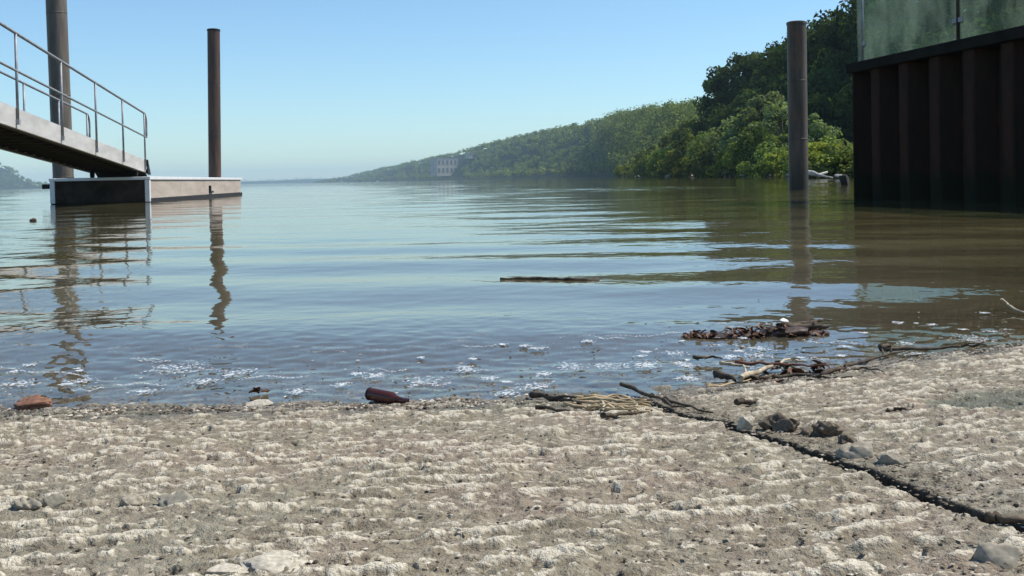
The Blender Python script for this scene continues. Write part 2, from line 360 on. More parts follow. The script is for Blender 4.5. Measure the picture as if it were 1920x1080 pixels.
# embedded aggregate: shallow domes
dome = np.zeros_like(Z)
srng = np.random.default_rng(3)
gx = Xg; gy = Yg
domes = []
for k in range(1100):
    dy = math.exp(srng.uniform(math.log(0.62), math.log(2.0))); dx = srng.uniform(-0.55, 0.55) * dy
    r = srng.uniform(0.004, 0.012); hgt = r * srng.uniform(0.18, 0.42)
    i0, i1 = np.searchsorted(rows, [dy - r, dy + r]); 
    if i1 <= i0: continue
    c0, c1 = np.searchsorted(cols, [(dx - 2 * r) / dy - 0.02, (dx + 2 * r) / dy + 0.02])
    sx = gx[i0:i1, c0:c1]; sy = gy[i0:i1, c0:c1]
    a = srng.uniform(1.0, 1.9)
    q = 1 - (((sx - dx) / (r * a)) ** 2 + ((sy - dy) / r) ** 2)
    dm = hgt * np.sqrt(np.clip(q, 0, 1))
    D2 = dome.reshape(Xg.shape); D2[i0:i1, c0:c1] = np.maximum(D2[i0:i1, c0:c1], dm)
Zd += dome
vrow = (Y - 0.20 * X) * 0.98 + 0.012 * pn(X * 4, Y * 5, 55) + 0.0045 * pn(X * 19, Y * 19, 56)
PER = 0.047
row = np.cos(2 * np.pi * vrow / PER); rid_i = np.floor(vrow / PER + 0.5)
chunk = pn(X * 13 + rid_i * 3.7, rid_i * 5.13, 57) + 0.6 * pn(X * 34 + rid_i * 1.9, rid_i * 2.7, 58)
worn = fbm(X * 3, Y * 3, 59, 2)
rh = sstep(0.0, 0.9, row + 0.65 * fbm(X * 28, Y * 34, 60, 3) - 0.12) * sstep(-0.55, 0.20, chunk + 0.6 * worn)
Zd += 0.0044 * rh * (1 - sstep(0.045, 0.02, np.abs((X - joint_x(Y)) * 0.72 - 0.018)))
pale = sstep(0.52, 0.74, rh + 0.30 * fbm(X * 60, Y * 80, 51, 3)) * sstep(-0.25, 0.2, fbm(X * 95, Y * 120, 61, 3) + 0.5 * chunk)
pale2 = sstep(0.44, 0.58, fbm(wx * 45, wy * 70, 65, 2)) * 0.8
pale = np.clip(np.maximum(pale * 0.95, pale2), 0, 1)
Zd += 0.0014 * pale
jx = joint_x(Y); dj = (X - jx) * 0.72
fade = sstep(2.1, 1.95, Y)
rag = 0.0025 * (1 + 0.9 * pn(Y * 40, Y * 0, 71)) + 0.0010
grv = np.exp(-(np.abs(dj) / rag) ** 4)
strip = sstep(0.002, 0.010, dj) * sstep(0.055, 0.030, dj + 0.012 * pn(Y * 18, Y * 0, 72))
Zd = Zd * (1 - 0.4 * strip)
Zd -= 0.020 * grv * fade
Zd += 0.0015 * sstep(0, 0.004, dj)
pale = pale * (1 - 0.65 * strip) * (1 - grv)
grv2 = np.exp(-(np.abs(dj - 0.0012) / (rag + 0.0018)) ** 4)
grime = np.clip(np.maximum(grv, grv2) * 0.97 + 0.35 * strip * sstep(-0.3, 0.5, fbm(X * 20, Y * 20, 81, 3)) + 0.6 * pit, 0, 1)
# greenish damp hollow on the right slab
pc = on_ramp(1900, 752)
pud = sstep(1.0, 0.35, ((X - pc.x) / 0.13) ** 2 + ((Y - pc.y) / 0.13) ** 2 + 0.5 * fbm(X * 18, Y * 18, 91, 3))
Zd -= 0.006 * pud
Zd = Zd * sstep(1.05, 0.9, np.abs(np.repeat(cols[None, :], len(rows), 0).ravel())) * sstep(0.25, 0.35, Y)
Zl = Z + Zd
wet = sstep(0.019, 0.004, Zl + 0.005 * fbm(X * 9, Y * 9, 95, 3)) 
wet = np.maximum(wet, 0.6 * pud)
algae = np.maximum(pud, sstep(0.02, 0.0, Zl) * sstep(0, 0.5, fbm(X * 6, Y * 6, 97, 3)))
V = np.stack([X, Y, Zl], 1); Fc = grid_faces(len(rows), len(cols))
ramp = empty('boat_ramp'); tag(ramp, 'rough pale concrete boat ramp sloping into the river', kind='structure')
fcx = X[Fc].mean(1); fcy = Y[Fc].mean(1); left = fcx < joint_x(fcy)
for side in (left, ~left):
    fs = Fc[side]; used = np.zeros(len(V), bool); used[fs.ravel()] = True
    idx = np.cumsum(used) - 1
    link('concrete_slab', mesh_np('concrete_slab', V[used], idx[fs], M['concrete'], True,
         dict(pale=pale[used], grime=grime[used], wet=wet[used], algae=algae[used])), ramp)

# river bed under everything
bm_ = MB(); R_ = 7200
bm_.add([(-R_, -400, -1.6), (R_, -400, -1.6), (R_, R_, -1.6), (-R_, R_, -1.6)], [(0, 1, 2, 3)])
tag(bm_.build('river_bed', M['bed']), 'brown mud bed below the river', kind='structure')

# ------------------------------------------------------------------ river
rw = np.concatenate([[0.9, 1.1], np.exp(np.linspace(math.log(1.3), math.log(140), 720)), np.exp(np.linspace(math.log(145), math.log(7000), 60))])
cw = np.concatenate([np.linspace(-9, -0.9, 14), np.linspace(-0.85, -0.545, 50), np.linspace(-0.54, 0.54, 420), np.linspace(0.545, 0.85, 50), np.linspace(0.9, 9, 14)])
Yw = np.repeat(rw[:, None], len(cw), 1); Xw = cw[None, :] * rw[:, None]
Xw = np.clip(Xw, -7000, 7000)
step = np.gradient(rw)[:, None]
Zw = np.zeros_like(Yw)
calm = sstep(-0.35, 0.45, fbm(Xw * 0.16 + 3.1, Yw * 0.055, 201, 3))               # calm and rippled patches
rside = sstep(-0.10, 0.22, cw)[None, :]; lside = sstep(-0.25, -0.42, cw)[None, :]
patch = 0.16 + 0.55 * calm * (0.35 + 0.65 * np.maximum(rside, lside))
wr = np.random.default_rng(5)
for k in range(76):
    lam = math.exp(wr.uniform(math.log(0.12), math.log(2.8)))
    ang = wr.normal(math.radians(100), math.radians(38)); kx = math.cos(ang) * 2 * math.pi / lam; ky = math.sin(ang) * 2 * math.pi / lam
    slope = 0.0050 if lam > 0.9 else 0.0066
    a = slope * lam / (2 * math.pi)
    fadew = sstep(2.0, 4.5, lam / step)
    mod = patch if lam < 1.2 else 0.35 + 0.65 * patch
    Zw += a * fadew * mod * np.sin(kx * Xw + ky * Yw + wr.uniform(0, 6.28) + 0.8 * pn(Xw / (lam * 4), Yw / (lam * 4), 300 + k))
# small chop against the shore
Zw *= sstep(2.0, 0.85, np.abs(cw))[None, :]
near = sstep(3.4, 2.2, Yw) * sstep(2.0, 0.85, np.abs(cw))[None, :]
Zw += near * 0.0016 * pn(Xw * 18, Yw * 26, 401) + near * 0.0008 * pn(Xw * 40, Yw * 55, 402)
# low swell lines rolling in
Zw += 0.0045 * sstep(9, 5, Yw) * sstep(2.0, 2.8, Yw) * np.sin(2 * np.pi * (Yw + 0.10 * Xw + 0.1 * pn(Xw * 0.6, Yw * 0.4, 403)) / 1.15)
depth = -ramp_z(Xw, Yw)
murk = 1 - np.exp(-np.clip(depth, 0, 9) * 8)
silt = np.exp(-np.clip(depth, 0, 9) * 7) * (1 - 0.8 * sstep(0.25, 0.5, Xw / np.maximum(Yw, 1) - 0.02))
rough = 0.10 + 0.5 * patch + 0.25 * sstep(40, 300, Yw)
tag(link('river_water', mesh_np('river_water', np.stack([Xw.ravel(), Yw.ravel(), Zw.ravel()], 1), grid_faces(len(rw), len(cw)), M['water'], True,
    dict(murk=murk.ravel(), silt=silt.ravel(), rough=np.broadcast_to(rough, Yw.shape).ravel()))), 'calm grey blue river water with brown shallows', kind='structure')

# ------------------------------------------------------------------ foliage builders
def leaf_quads(P, N, S, r):
    n = len(P); A = r.normal(size=(n, 3)); T = np.cross(N, A); T /= np.linalg.norm(T, axis=1, keepdims=True) + 1e-9
    B = np.cross(N, T); S = S[:, None]
    return np.stack([P - T * S * 0.5, P + B * S * 0.36 , P + T * S * 0.5, P - B * S * 0.36], 1).reshape(-1, 3)
def cloud(r, C, RR, n_per, size, flat=0.8, tints=None):
    """leaves on shells round clump centres C with radii RR"""
    k = len(C); n = k * n_per
    d = r.normal(size=(n, 3)); d /= np.linalg.norm(d, axis=1, keepdims=True)
    ci = np.repeat(np.arange(k), n_per)
    rad = RR[ci] * (0.55 + 0.55 * np.sqrt(r.random(n)))
    P = C[ci] + d * rad[:, None] * np.array([1, 1, flat])
    N = d * 0.7 + r.normal(size=(n, 3)) * 0.45 + np.array([0, 0, 0.35]); N /= np.linalg.norm(N, axis=1, keepdims=True)
    S = size * (0.6 + 0.8 * r.random(n))
    tt = (r.random(k) if tints is None else tints)[ci]
    return leaf_quads(P, N, S, r), np.repeat(tt, 4)
def quads_idx(nv): return np.arange(nv).reshape(-1, 4)

def tree_meshes(seed, H, R, nclump, n_per, leaf, mat, low=0.25, spread=1.0):
    r = np.random.default_rng(seed)
    C = []; 
    while len(C) < nclump:
        p = r.uniform(-1, 1, 3)
        q = p[0] ** 2 + p[1] ** 2 + p[2] ** 2
        if q > 1 or q < 0.25: continue
        w = 1 - 0.35 * max(0, p[2])
        C.append((p[0] * R * w, p[1] * R * w, H * (low + (1 - low) * (0.5 + 0.5 * p[2])) - R * 0.12))
    C = np.array(C) + r.normal(size=(nclump, 3)) * R * 0.06
    RR = R * r.uniform(0.16, 0.36, nclump) * spread
    V, T = cloud(r, C, RR, n_per, leaf)
    crown = mesh_np('crown', V, quads_idx(len(V)), mat, False, dict(tint=T))
    b = MB(); lean = Vector((r.normal() * 0.06 * H, r.normal() * 0.06 * H, 0))
    b.tube([(0, 0, -0.6), Vector((0, 0, H * 0.2)) + lean * 0.3, Vector((0, 0, H * 0.5)) + lean * 0.7, Vector((0, 0, H * 0.86)) + lean], [H * 0.026, H * 0.019, H * 0.012, H * 0.004], 8)
    for c_ in C[::max(1, nclump // 9)]:
        b.tube([Vector((0, 0, H * 0.22)) + lean * 0.3, Vector((c_[0] * 0.45, c_[1] * 0.45, H * 0.16 + c_[2] * 0.6)), tuple(c_)], [H * 0.011, H * 0.007, H * 0.002], 5)
    return crown, b.mesh('trunk', M['bark'], True)
TM = {
 'big': [tree_meshes(100 + i, 15, 5.6, 46, 130, 0.62, M['leaf_dark']) for i in range(3)],
 'mid': [tree_meshes(110 + i, 9, 3.8, 40, 120, 0.42, M['leaf_mid']) for i in range(3)],
 'pale': [tree_meshes(120 + i, 8, 3.0, 30, 120, 0.36, M['leaf_pale'], 0.2) for i in range(2)],
 'shrub': [tree_meshes(130 + i, 4.2, 2.6, 26, 130, 0.30, M['leaf_bright'], 0.02) for i in range(3)],
 'bush': [tree_meshes(140 + i, 3.6, 2.5, 26, 120, 0.30, M['leaf_mid'], 0.02) for i in range(2)],
}
def plant(kind, var, loc, sc, rot, name, label, cat, group):
    cm, tm = TM[kind][var % len(TM[kind])]
    e = empty(name, loc); e.scale = (sc[0], sc[0], sc[1]); e.rotation_euler.z = rot
    tag(e, label, cat, group); link('trunk', tm, e); link('crown', cm, e); return e

# ------------------------------------------------------------------ right bank hill, forest, far shores
def hy(px, y, D): return CAM_Z + (horizon(px) - y) * D / FPX
BANK = [  # px, skyline y, shore distance, ridge distance, tree height
 (588, 340, 3650, 3750, 3), (650, 329, 3200, 3500, 7), (700, 317, 2700, 3100, 9), (760, 304, 2300, 2700, 9), (820, 291, 1900, 2300, 9), (900, 271, 1500, 1900, 9),
 (1000, 246, 1150, 1500, 9), (1100, 229, 850, 1200, 9), (1160, 208, 520, 800, 9), (1250, 193, 340, 560, 9), (1330, 185, 230, 430, 9), (1420, 168, 150, 340, 9),
 (1500, 130, 105, 260, 8), (1600, 95, 70, 200, 8), (1760, 40, 52, 170, 8), (1960, 10, 44, 150, 8), (2400, 0, 36, 140, 8)]
BP = np.array(BANK, float)
def bank_at(px, t):
    yk, D0, D1, th = (np.interp(px, BP[:, 0], BP[:, i]) for i in (1, 2, 3, 4))
    D = D0 + (D1 - D0) * t
    Hh = np.maximum(1.0, CAM_Z + (334.6 - math.tan(ROLL) * (px - 960) - yk) * D1 / FPX - th * 1.2)
    rise = np.where(t < 0.06, t / 0.06 * 0.03, 0.03 + 0.97 * sstep(0, 1, ((t - 0.06) / 0.94)) )
    rise = np.where(t > 1, 1 - 0.2 * np.minimum(1, (t - 1) / 0.6), rise)
    z = -0.5 + (Hh + 0.5) * rise + np.where(t <= 0.06, 0.6 * t / 0.06, 0.6 * (1 - np.clip(t, 0, 1)))
    return (px - 960) / FPX * D, D, z
ppx = np.linspace(588, 2400, 160); tt = np.concatenate([[-0.02], np.linspace(0, 1, 26), np.linspace(1.1, 1.6, 5)])
PX, TT = np.meshgrid(ppx, tt)
bx, by, bz = bank_at(PX, TT); bz = np.where(TT < 0, -1.5, bz) + np.where(TT > 0.1, 1, 0) * 1.2 * fbm(bx * 0.02, by * 0.02, 7, 3)
tag(link('wooded_hill', mesh_np('wooded_hill', np.stack([bx.ravel(), by.ravel(), bz.ravel()], 1), grid_faces(len(tt), len(ppx))[:, ::-1], M['hill_soil'], True)),
    'long green hill along the right bank running down to a low point', kind='structure')

def forest(name, PTS, HT, label, r, n_near=26, tintlo=0.0):
    """crowns as clouds of leaf faces, one object"""
    Vs, Ts = [], []
    for p, h in zip(PTS, HT):
        D = math.hypot(p[0], p[1]); k = 7 if D < 900 else 5
        R = h * r.uniform(0.38, 0.55)
        C = r.normal(size=(k, 3)) * np.array([0.45, 0.45, 0.30]) * R + np.array([0, 0, h * 0.62]); C = C + np.array(p)
        base = r.random()
        V_, T_ = cloud(r, C, R * r.uniform(0.45, 0.75, k), (56 if D < 350 else n_near + 2 if D < 900 else 18), R * (0.13 if D < 350 else 0.22 if D < 900 else 0.40), 0.85,
                       np.clip(base * 0.8 + 0.2 * r.random(k) + tintlo, 0, 1))
        Vs.append(V_); Ts.append(T_)
    V_ = np.concatenate(Vs); T_ = np.concatenate(Ts)
    o = link(name, mesh_np(name, V_, quads_idx(len(V_)), M['leaf_far'], False, dict(tint=T_)))
    return tag(o, label, kind='stuff')
fr_ = np.random.default_rng(77)
PTS, HT = [], []
while len(PTS) < 2300:
    px = fr_.uniform(590, 1720); u = fr_.random()
    if px > 1330 and u < 0.35: continue
    tq = fr_.random() ** 0.8 if fr_.random() < 0.8 else fr_.uniform(0.9, 1.08)
    x_, y_, z_ = (float(q) for q in bank_at(np.array(px), np.array(max(tq, 0.03))))
    th = float(np.interp(px, BP[:, 0], BP[:, 4]))
    D_ = y_
    if 872 > px > 812 and y_ < 2080: continue
    if D_ < 150: continue
    PTS.append((x_, y_, z_ - 0.5)); HT.append(th * fr_.uniform(0.75, 1.25) * (1.0 if D_ > 250 else 0.8))
forest('hillside_forest', PTS, HT, 'dense green woodland covering the right bank hill', fr_)

def far_shore(name, prof, D, depth, label, th, n, fname, flabel):
    pxs = np.array([p[0] for p in prof], float); ys = np.array([p[1] for p in prof], float)
    q = np.linspace(pxs[0], pxs[-1], 60); t_ = np.linspace(0, 1, 8)
    Q, T = np.meshgrid(q, t_)
    H = np.maximum(0.5, CAM_Z + (334.6 - math.tan(ROLL) * (Q - 960) - np.interp(Q, pxs, ys)) * D / FPX - th * 0.7)
    Dd = D + depth * (T - 0.5)
    z = -1 + (H + 1) * sstep(0, 0.5, T) * (1 - 0.5 * sstep(0.55, 1, T))
    x = (Q - 960) / FPX * Dd
    tag(link(name, mesh_np(name, np.stack([x.ravel(), Dd.ravel(), z.ravel()], 1), grid_faces(8, 60)[:, ::-1], M['hill_soil'], True)), label, kind='structure')
    P, Hh = [], []
    for _ in range(n):
        a = fr_.uniform(pxs[0], pxs[-1]); tz = fr_.uniform(0.05, 0.6)
        h = max(0.5, CAM_Z + (horizon(a) - np.interp(a, pxs, ys)) * D / FPX - th * 0.7)
        dd = D + depth * (tz - 0.5); P.append(((a - 960) / FPX * dd, dd, -1 + (h + 1) * float(sstep(0, 0.5, np.array(tz)))-0.3)); Hh.append(th * fr_.uniform(0.7, 1.2))
    forest(fname, P, Hh, flabel, fr_, 16)
far_shore('headland', [(-500, 324), (-200, 308), (0, 306), (22, 315), (45, 333), (62, 340), (88, 346), (110, 351)], 3000, 500, 'blue grey headland across the river at far left', 12, 520,
          'headland_forest', 'hazy woodland covering the far left headland')
far_shore('distant_shore', [(-200, 351), (100, 350), (455, 338), (520, 336), (560, 334), (640, 332), (760, 330)], 6000, 500, 'thin pale blue shore low on the horizon', 9, 260,
          'distant_wood', 'thin hazy line of woodland on the horizon shore')

# buildings among the far trees
def building(px0, px1, yt, yb, D, depth, floors, bays, label, name='riverside_building'):
    xl = (px0 - 960) / FPX * D; xr = (px1 - 960) / FPX * D; w = xr - xl
    zb = max(0.2, hy(px0, yb, D)); zt = hy(px0, yt, D); h = zt - zb
    e = empty(name, ((xl + xr) / 2, D, zb)); tag(e, label, 'building')
    e.rotation_euler.z = math.radians(32)
    b = MB(); b.hexa([(-w/2, 0, -3), (w/2, 0, -3), (w/2, depth, -3), (-w/2, depth, -3), (-w/2, 0, h), (w/2, 0, h), (w/2, depth, h), (-w/2, depth, h)])
    b.build('wall', M['building'], e)
    b = MB(); g = 0.4; b.hexa([(-w/2-g, -g, h+.01), (w/2+g, -g, h+.01), (w/2+g, depth+g, h+.01), (-w/2-g, depth+g, h+.01), (-w/2-g, -g, h+.8), (w/2+g, -g, h+.8), (w/2+g, depth+g, h+.8), (-w/2-g, depth+g, h+.8)])
    b.build('roof', M['roof'], e)
    bw = w / bays; fh = h / floors
    b = MB(); b.hexa([(-bw*.28, -.25, -fh*.3), (bw*.28, -.25, -fh*.3), (bw*.28, .02, -fh*.3), (-bw*.28, .02, -fh*.3), (-bw*.28, -.25, fh*.3), (bw*.28, -.25, fh*.3), (bw*.28, .02, fh*.3), (-bw*.28, .02, fh*.3)])
    wm = b.mesh('window', M['pane'])
    for i in range(floors):
        for j in range(bays):
            o = link('window', wm, e); o.location = (-w/2 + bw * (j + .5), 0, fh * (i + .5))
    return e
building(818, 862, 298, 327, 1880, 26, 2, 5, 'pale multi storey block standing at the foot of the far wooded hill')
building(880, 905, 289, 294, 1790, 16, 1, 5, 'long low pale building up among the trees right of the pale block')
for px, py, D, lab in ((640, 339, 2900, 'tiny white boat at the far left tip of the wooded point'), (708, 337.5, 2500, 'tiny white boat off the far shore left of the pale block')):
    p = at_y(px, py, D); L = 8
    e = empty('motor_boat', (p.x, D, 0)); tag(e, lab, 'boat')
    b = MB(); b.add([(-L*.4, -1.2, -.3), (L*.35, -1.2, -.3), (L*.35, 1.2, -.3), (-L*.4, 1.2, -.3), (-L*.5, -1.5, 1.2), (L*.4, -1.5, 1.2), (L*.62, 0, 1.5), (L*.4, 1.5, 1.2), (-L*.5, 1.5, 1.2), (L*.5, 0, -.2)],
        [(3, 2, 1, 0), (0, 1, 5, 4), (2, 3, 8, 7), (3, 0, 4, 8), (4, 5, 6, 7, 8), (1, 9, 6, 5), (9, 2, 7, 6), (1, 2, 9)]); b.build('hull', M['white'], e)
    b = MB(); b.hexa([(-2, -1, 1.25), (1.4, -1, 1.25), (1.4, 1, 1.25), (-2, 1, 1.25), (-1.8, -.9, 2.7), (.8, -.9, 2.7), (.8, .9, 2.7), (-1.8, .9, 2.7)]); b.build('cabin', M['white'], e)

# ------------------------------------------------------------------ trees and shrubs one can tell apart on the right bank
GT = 'trees on the right bank'; GS = 'shrubs along the right bank water edge'
ordn = ['first', 'second', 'third', 'fourth', 'fifth', 'sixth', 'seventh', 'eighth', 'ninth', 'tenth', 'eleventh', 'twelfth', 'thirteenth', 'fourteenth', 'fifteenth', 'sixteenth', 'seventeenth', 'eighteenth']
# tall dark trees: px, top y, distance
BIG = [(1364, 122, 190), (1392, 98, 185), (1432, 92, 180), (1465, 78, 170), (1405, 165, 165), (1375, 205, 172), (1450, 140, 160), (1505, 55, 150), (1545, 34, 140), (1585, 12, 130), (1622, -15, 125), (1668, -35, 118), (1525, 110, 135), (1570, 90, 120), (1555, 170, 110), (1720, -40, 110), (1785, -60, 105), (1850, -70, 100), (1920, -80, 95), (1700, 40, 95), (1800, 30, 90), (1885, 20, 85)]
for i, (px, yt, D) in enumerate(BIG):
    top = hy(px, yt, D); H = min(top + 0.5, rnd.uniform(13, 16)); zb = top - H
    if px > 1630: lab = 'tall dark tree behind the glass railing, %s from its left end' % ordn[sum(1 for b in BIG if b[0] > 1630 and b[0] < px)]
    elif px > 1494: lab = 'tall dark tree right of the bare dark pile, %s counting rightward' % ordn[sum(1 for b in BIG if 1494 < b[0] <= 1630 and b[0] < px)]
    else: lab = 'tall dark tree left of the bare dark pile, %s counting leftward' % ordn[sum(1 for b in BIG if b[0] < 1494 and b[0] > px)]
    plant('big', i, ((px - 960) / FPX * D, D, zb), (H / 15 * rnd.uniform(0.85, 1.05), H / 15), rnd.uniform(0, 6.28), 'broadleaf_tree', lab, 'tree', GT)
MID = [(1302, 222, 210, 'mid'), (1335, 205, 190, 'mid'), (1262, 248, 230, 'mid'), (1440, 160, 118, 'pale'), (1405, 190, 122, 'pale'), (1466, 178, 108, 'pale'), (1365, 228, 128, 'pale'), (1300, 238, 160, 'mid'), (1535, 215, 88, 'pale'), (1330, 245, 140, 'mid'), (1222, 272, 250, 'mid'), (1425, 225, 105, 'mid')]
for i, (px, yt, D, kd) in enumerate(MID):
    top = hy(px, yt, D); H0 = 9 if kd == 'mid' else 8; H = min(top + 0.3, H0 * rnd.uniform(0.9, 1.25)); s = H / H0
    same = sorted(b[0] for b in MID if b[3] == kd)
    lab = ('grey green feathery tree on the right bank, %s of its pale kind from the left' if kd == 'pale' else 'mid green rounded tree on the right bank, %s of its kind from the left') % ordn[same.index(px) if same.count(px) == 1 else same.index(px) + sum(1 for b in MID[:i] if b[0] == px and b[3] == kd)]
    plant(kd, i, ((px - 960) / FPX * D, D, top - H), (s, s), rnd.uniform(0, 6.28), 'small_tree', lab, 'tree', GT)
SH = [(1172, 306, 300), (1200, 296, 255), (1228, 284, 215), (1258, 272, 190), (1287, 262, 165), (1318, 262, 150), (1345, 258, 135), (1372, 272, 124), (1398, 262, 115), (1425, 278, 106), (1450, 266, 98), (1474, 276, 92), (1528, 258, 78), (1556, 264, 70), (1580, 262, 66), (1545, 282, 66)]
for i, (px, yt, D) in enumerate(SH):
    kd = 'bush' if i % 4 == 2 else 'shrub'
    top = hy(px, yt, D); H0 = 4.2 if kd == 'shrub' else 3.6; s = (top + 0.3) / H0
    place = ('left of the bare dark pile, %s counting leftward' % ordn[sum(1 for b in SH if 1494 > b[0] > px)]) if px < 1494 else ('between the bare dark pile and the steel wall, %s counting rightward' % ordn[sum(1 for b in SH if 1494 < b[0] < px)])
    plant(kd, i, ((px - 960) / FPX * D, D, -0.3), (max(s, 0.8) * rnd.uniform(0.95, 1.15), s), rnd.uniform(0, 6.28), 'shrub', ('yellow green shrub' if kd == 'shrub' else 'deep green bush') + ' ' + place, 'shrub', GS)

def rock_mesh(name, seed, mat, sub=3, rough=0.28, sq=(1, 1, 0.6)):
    import bmesh
    r = np.random.default_rng(seed); bm = bmesh.new(); bmesh.ops.create_icosphere(bm, subdivisions=sub, radius=1)
    P = np.array([v.co[:] for v in bm.verts]); o = r.uniform(0, 50, 3)
    d = 1 + rough * (fbm(P[:, 0] * 1.3 + o[0] + P[:, 2], P[:, 1] * 1.3 + o[1] - P[:, 2], seed, 4, 0.55))
    d = d + 0.10 * fbm(P[:, 0] * 4.5 + o[1] + P[:, 2] * 3, P[:, 1] * 4.5 + o[2] - P[:, 2] * 3, seed + 3, 3, 0.6)
    cut = r.normal(size=(5, 3)); cut /= np.linalg.norm(cut, axis=1, keepdims=True)
    P = P * d[:, None]
    for c_ in cut:
        dd = P @ c_; over = np.maximum(0, dd - 0.62); P = P - over[:, None] * c_ * 0.85
    P = P * np.array(sq)
    for v, p in zip(bm.verts, P): v.co = p
    me = bpy.data.meshes.new(name); bm.to_mesh(me); bm.free(); me.materials.append(mat)
    me.polygons.foreach_set('use_smooth', [True] * len(me.polygons)); return me
RK = [rock_mesh('shore_rock', 500 + i, M['shore_rock'], 2) for i in range(3)]
b0 = [(1196, 331, 250), (1252, 331, 190), (1298, 330, 160), (1330, 331, 145), (1352, 330, 136), (1392, 331, 120), (1412, 331, 116), (1436, 330, 107), (1462, 331, 98), (1478, 329, 94), (1525, 336, 74), (1572, 338, 60)]
for i, (px, py, D) in enumerate(b0):
    o = link('shore_rock', RK[i % 3]); s = rnd.uniform(7, 13) * D / FPX / 1.4
    o.location = ((px - 960) / FPX * D * (D - 5.5) / D, D - 5.5, 0.15); o.scale = (s * 1.3, s, s * 0.8); o.rotation_euler.z = rnd.uniform(0, 6)
    pl = ('%s leftward from the bare dark pile' % ordn[sum(1 for q in b0 if 1494 > q[0] > px)]) if px < 1494 else ('%s rightward from the bare dark pile' % ordn[sum(1 for q in b0 if 1494 < q[0] < px)])
    tag(o, 'pale rock at the far water edge, ' + pl, 'rock', 'rocks at the foot of the right bank')
def log(name, pts, rad, mat, label, cat, branches=()):
    b = MB(); b.tube(pts, rad, 8)
    for br, rr in branches: b.tube(br, rr, 6)
    return tag(b.build(name, mat, None, True), label, cat)
P_ = lambda px, py, D: at_y(px, py, D)
log('driftwood_log', [P_(1508, 322, 62), P_(1525, 325, 61), P_(1536, 329, 61), P_(1552, 322, 61)], [.13, .15, .13, .05], M['driftwood'], 'pale bent driftwood log on the bank right of the dark pile', 'log', [([P_(1530, 327, 61), P_(1548, 331, 60), P_(1562, 333, 60)], [.09, .06, .03])])
log('driftwood_log', [P_(1332, 331, 140), P_(1350, 327, 139), P_(1378, 324, 139), P_(1385, 320, 140)], [.22, .2, .15, .08], M['driftwood'], 'pale fallen trunk lying under the shrubs left of the dark pile', 'log')
log('driftwood_log', [P_(1440, 330, 101), P_(1455, 326, 101), P_(1474, 328, 101)], [.10, .11, .06], M['driftwood'], 'short pale driftwood limb close left of the dark pile', 'log')
o = link('boulder', rock_mesh('boulder', 555, M['dark_rock'], 3)); p = on_z(1583, 347, 0.0); o.location = (p.x, p.y, 0.10); o.scale = (.16, .22, .34)
tag(o, 'dark boulder at the waterline beside the steel wall end', 'rock')

# ------------------------------------------------------------------ mooring piles
def pile(px_b, y_b, px_t, y_t, D, dia, mat, label, capmat):
    B = at_y(px_b, y_b, D); T = at_y(px_t, y_t, D); d = (T - B).normalized(); base = B - d * ((B.z + 1.4) / d.z)
    e = empty('mooring_pile', base); tag(e, label, 'pile', 'steel mooring piles')
    top = T - base; b = MB(); L = top.length; dn = top.normalized(); n = 14
    b.tube([dn * (L * i / n) for i in range(n + 1)], dia / 2, 28, False); b.build('pipe', mat, e, True)
    b = MB(); b.tube([top - dn * 0.04, top - dn * 0.038, top + dn * 0.012, top + dn * 0.03], [dia / 2 + .001, dia / 2 + .012, dia / 2 + .012, dia / 2 - .03], 28); b.build('pile_cap', capmat, e, False)
    for k in range(1, 4):
        b = MB(); q = dn * (L * k / 4); b.tube([q - dn * .012, q - dn * .008, q + dn * .008, q + dn * .012], [dia/2, dia/2+.006, dia/2+.006, dia/2], 28, False); b.build('weld_seam', mat, e, True)
pile(403, 345, 400.5, 56, 34, .39, M['pile_brown'], 'slim brown pile rising from behind the floating dock', M['rubber'])
pile(119.5, 350, 100, -130, 26.5, .49, M['pile_grey'], 'thick grey brown pile behind the gangway railing, cut by the frame top', M['rubber'])
pile(1497.5, 357, 1493.5, 43, 23, .41, M['pile_dark'], 'bare dark pile standing in the water before the wooded bank', M['pile_dark'])

# ------------------------------------------------------------------ floating dock
a_ = math.radians(-5); U = Vector((math.sin(a_), math.cos(a_), 0)); W = Vector((-math.cos(a_), math.sin(a_), 0))
C0 = Vector((-8.33, 24.5, 0)); LD, WD = 12.8, 2.18; ZT = 0.60
dock = empty('floating_dock', C0); tag(dock, 'low floating dock with white rim, tan side and shade darkened end', 'dock')
def q(l, w, z): return U * l + W * w + Vector((0, 0, z))
def dbox(name, mat, l0, l1, w0, w1, z0, z1, bev=0.0, par=None):
    b = MB(); b.hexa([q(l0, w0, z0), q(l1, w0, z0), q(l1, w1, z0), q(l0, w1, z0), q(l0, w0, z1), q(l1, w0, z1), q(l1, w1, z1), q(l0, w1, z1)])
    return b.build(name, mat, par or dock, False, bev)
dbox('float_body', M['float_dark'], .05, LD - .05, .05, WD - .05, -.3, ZT - .075)
nseg = 4
for i in range(nseg):
    l0 = .10 + (LD - .2) * i / nseg; l1 = .10 + (LD - .2) * (i + 1) / nseg - .012
    dbox('side_panel', M['fascia'], l0, l1, .0, .05, .10, ZT - .075)
    dbox('side_panel', M['fascia'], l0, l1, WD - .05, WD, .10, ZT - .075)
dbox('end_panel', M['float_dark'], .0, .05, .1, WD - .1, .02, ZT - .075)  # near end face lies in shadow; that shade is put into its darker colour
dbox('end_panel', M['fascia'], LD - .05, LD, .1, WD - .1, .1, ZT - .075)
dbox('rub_strip', M['rubber'], .06, LD + .01, -.03, .045, -.02, .095, .01)
dbox('rub_strip', M['rubber'], .06, LD + .01, WD - .045, WD + .03, -.02, .095, .01)
dbox('deck_rim', M['trim'], -.03, LD + .03, -.035, .10, ZT - .072, ZT, .008)
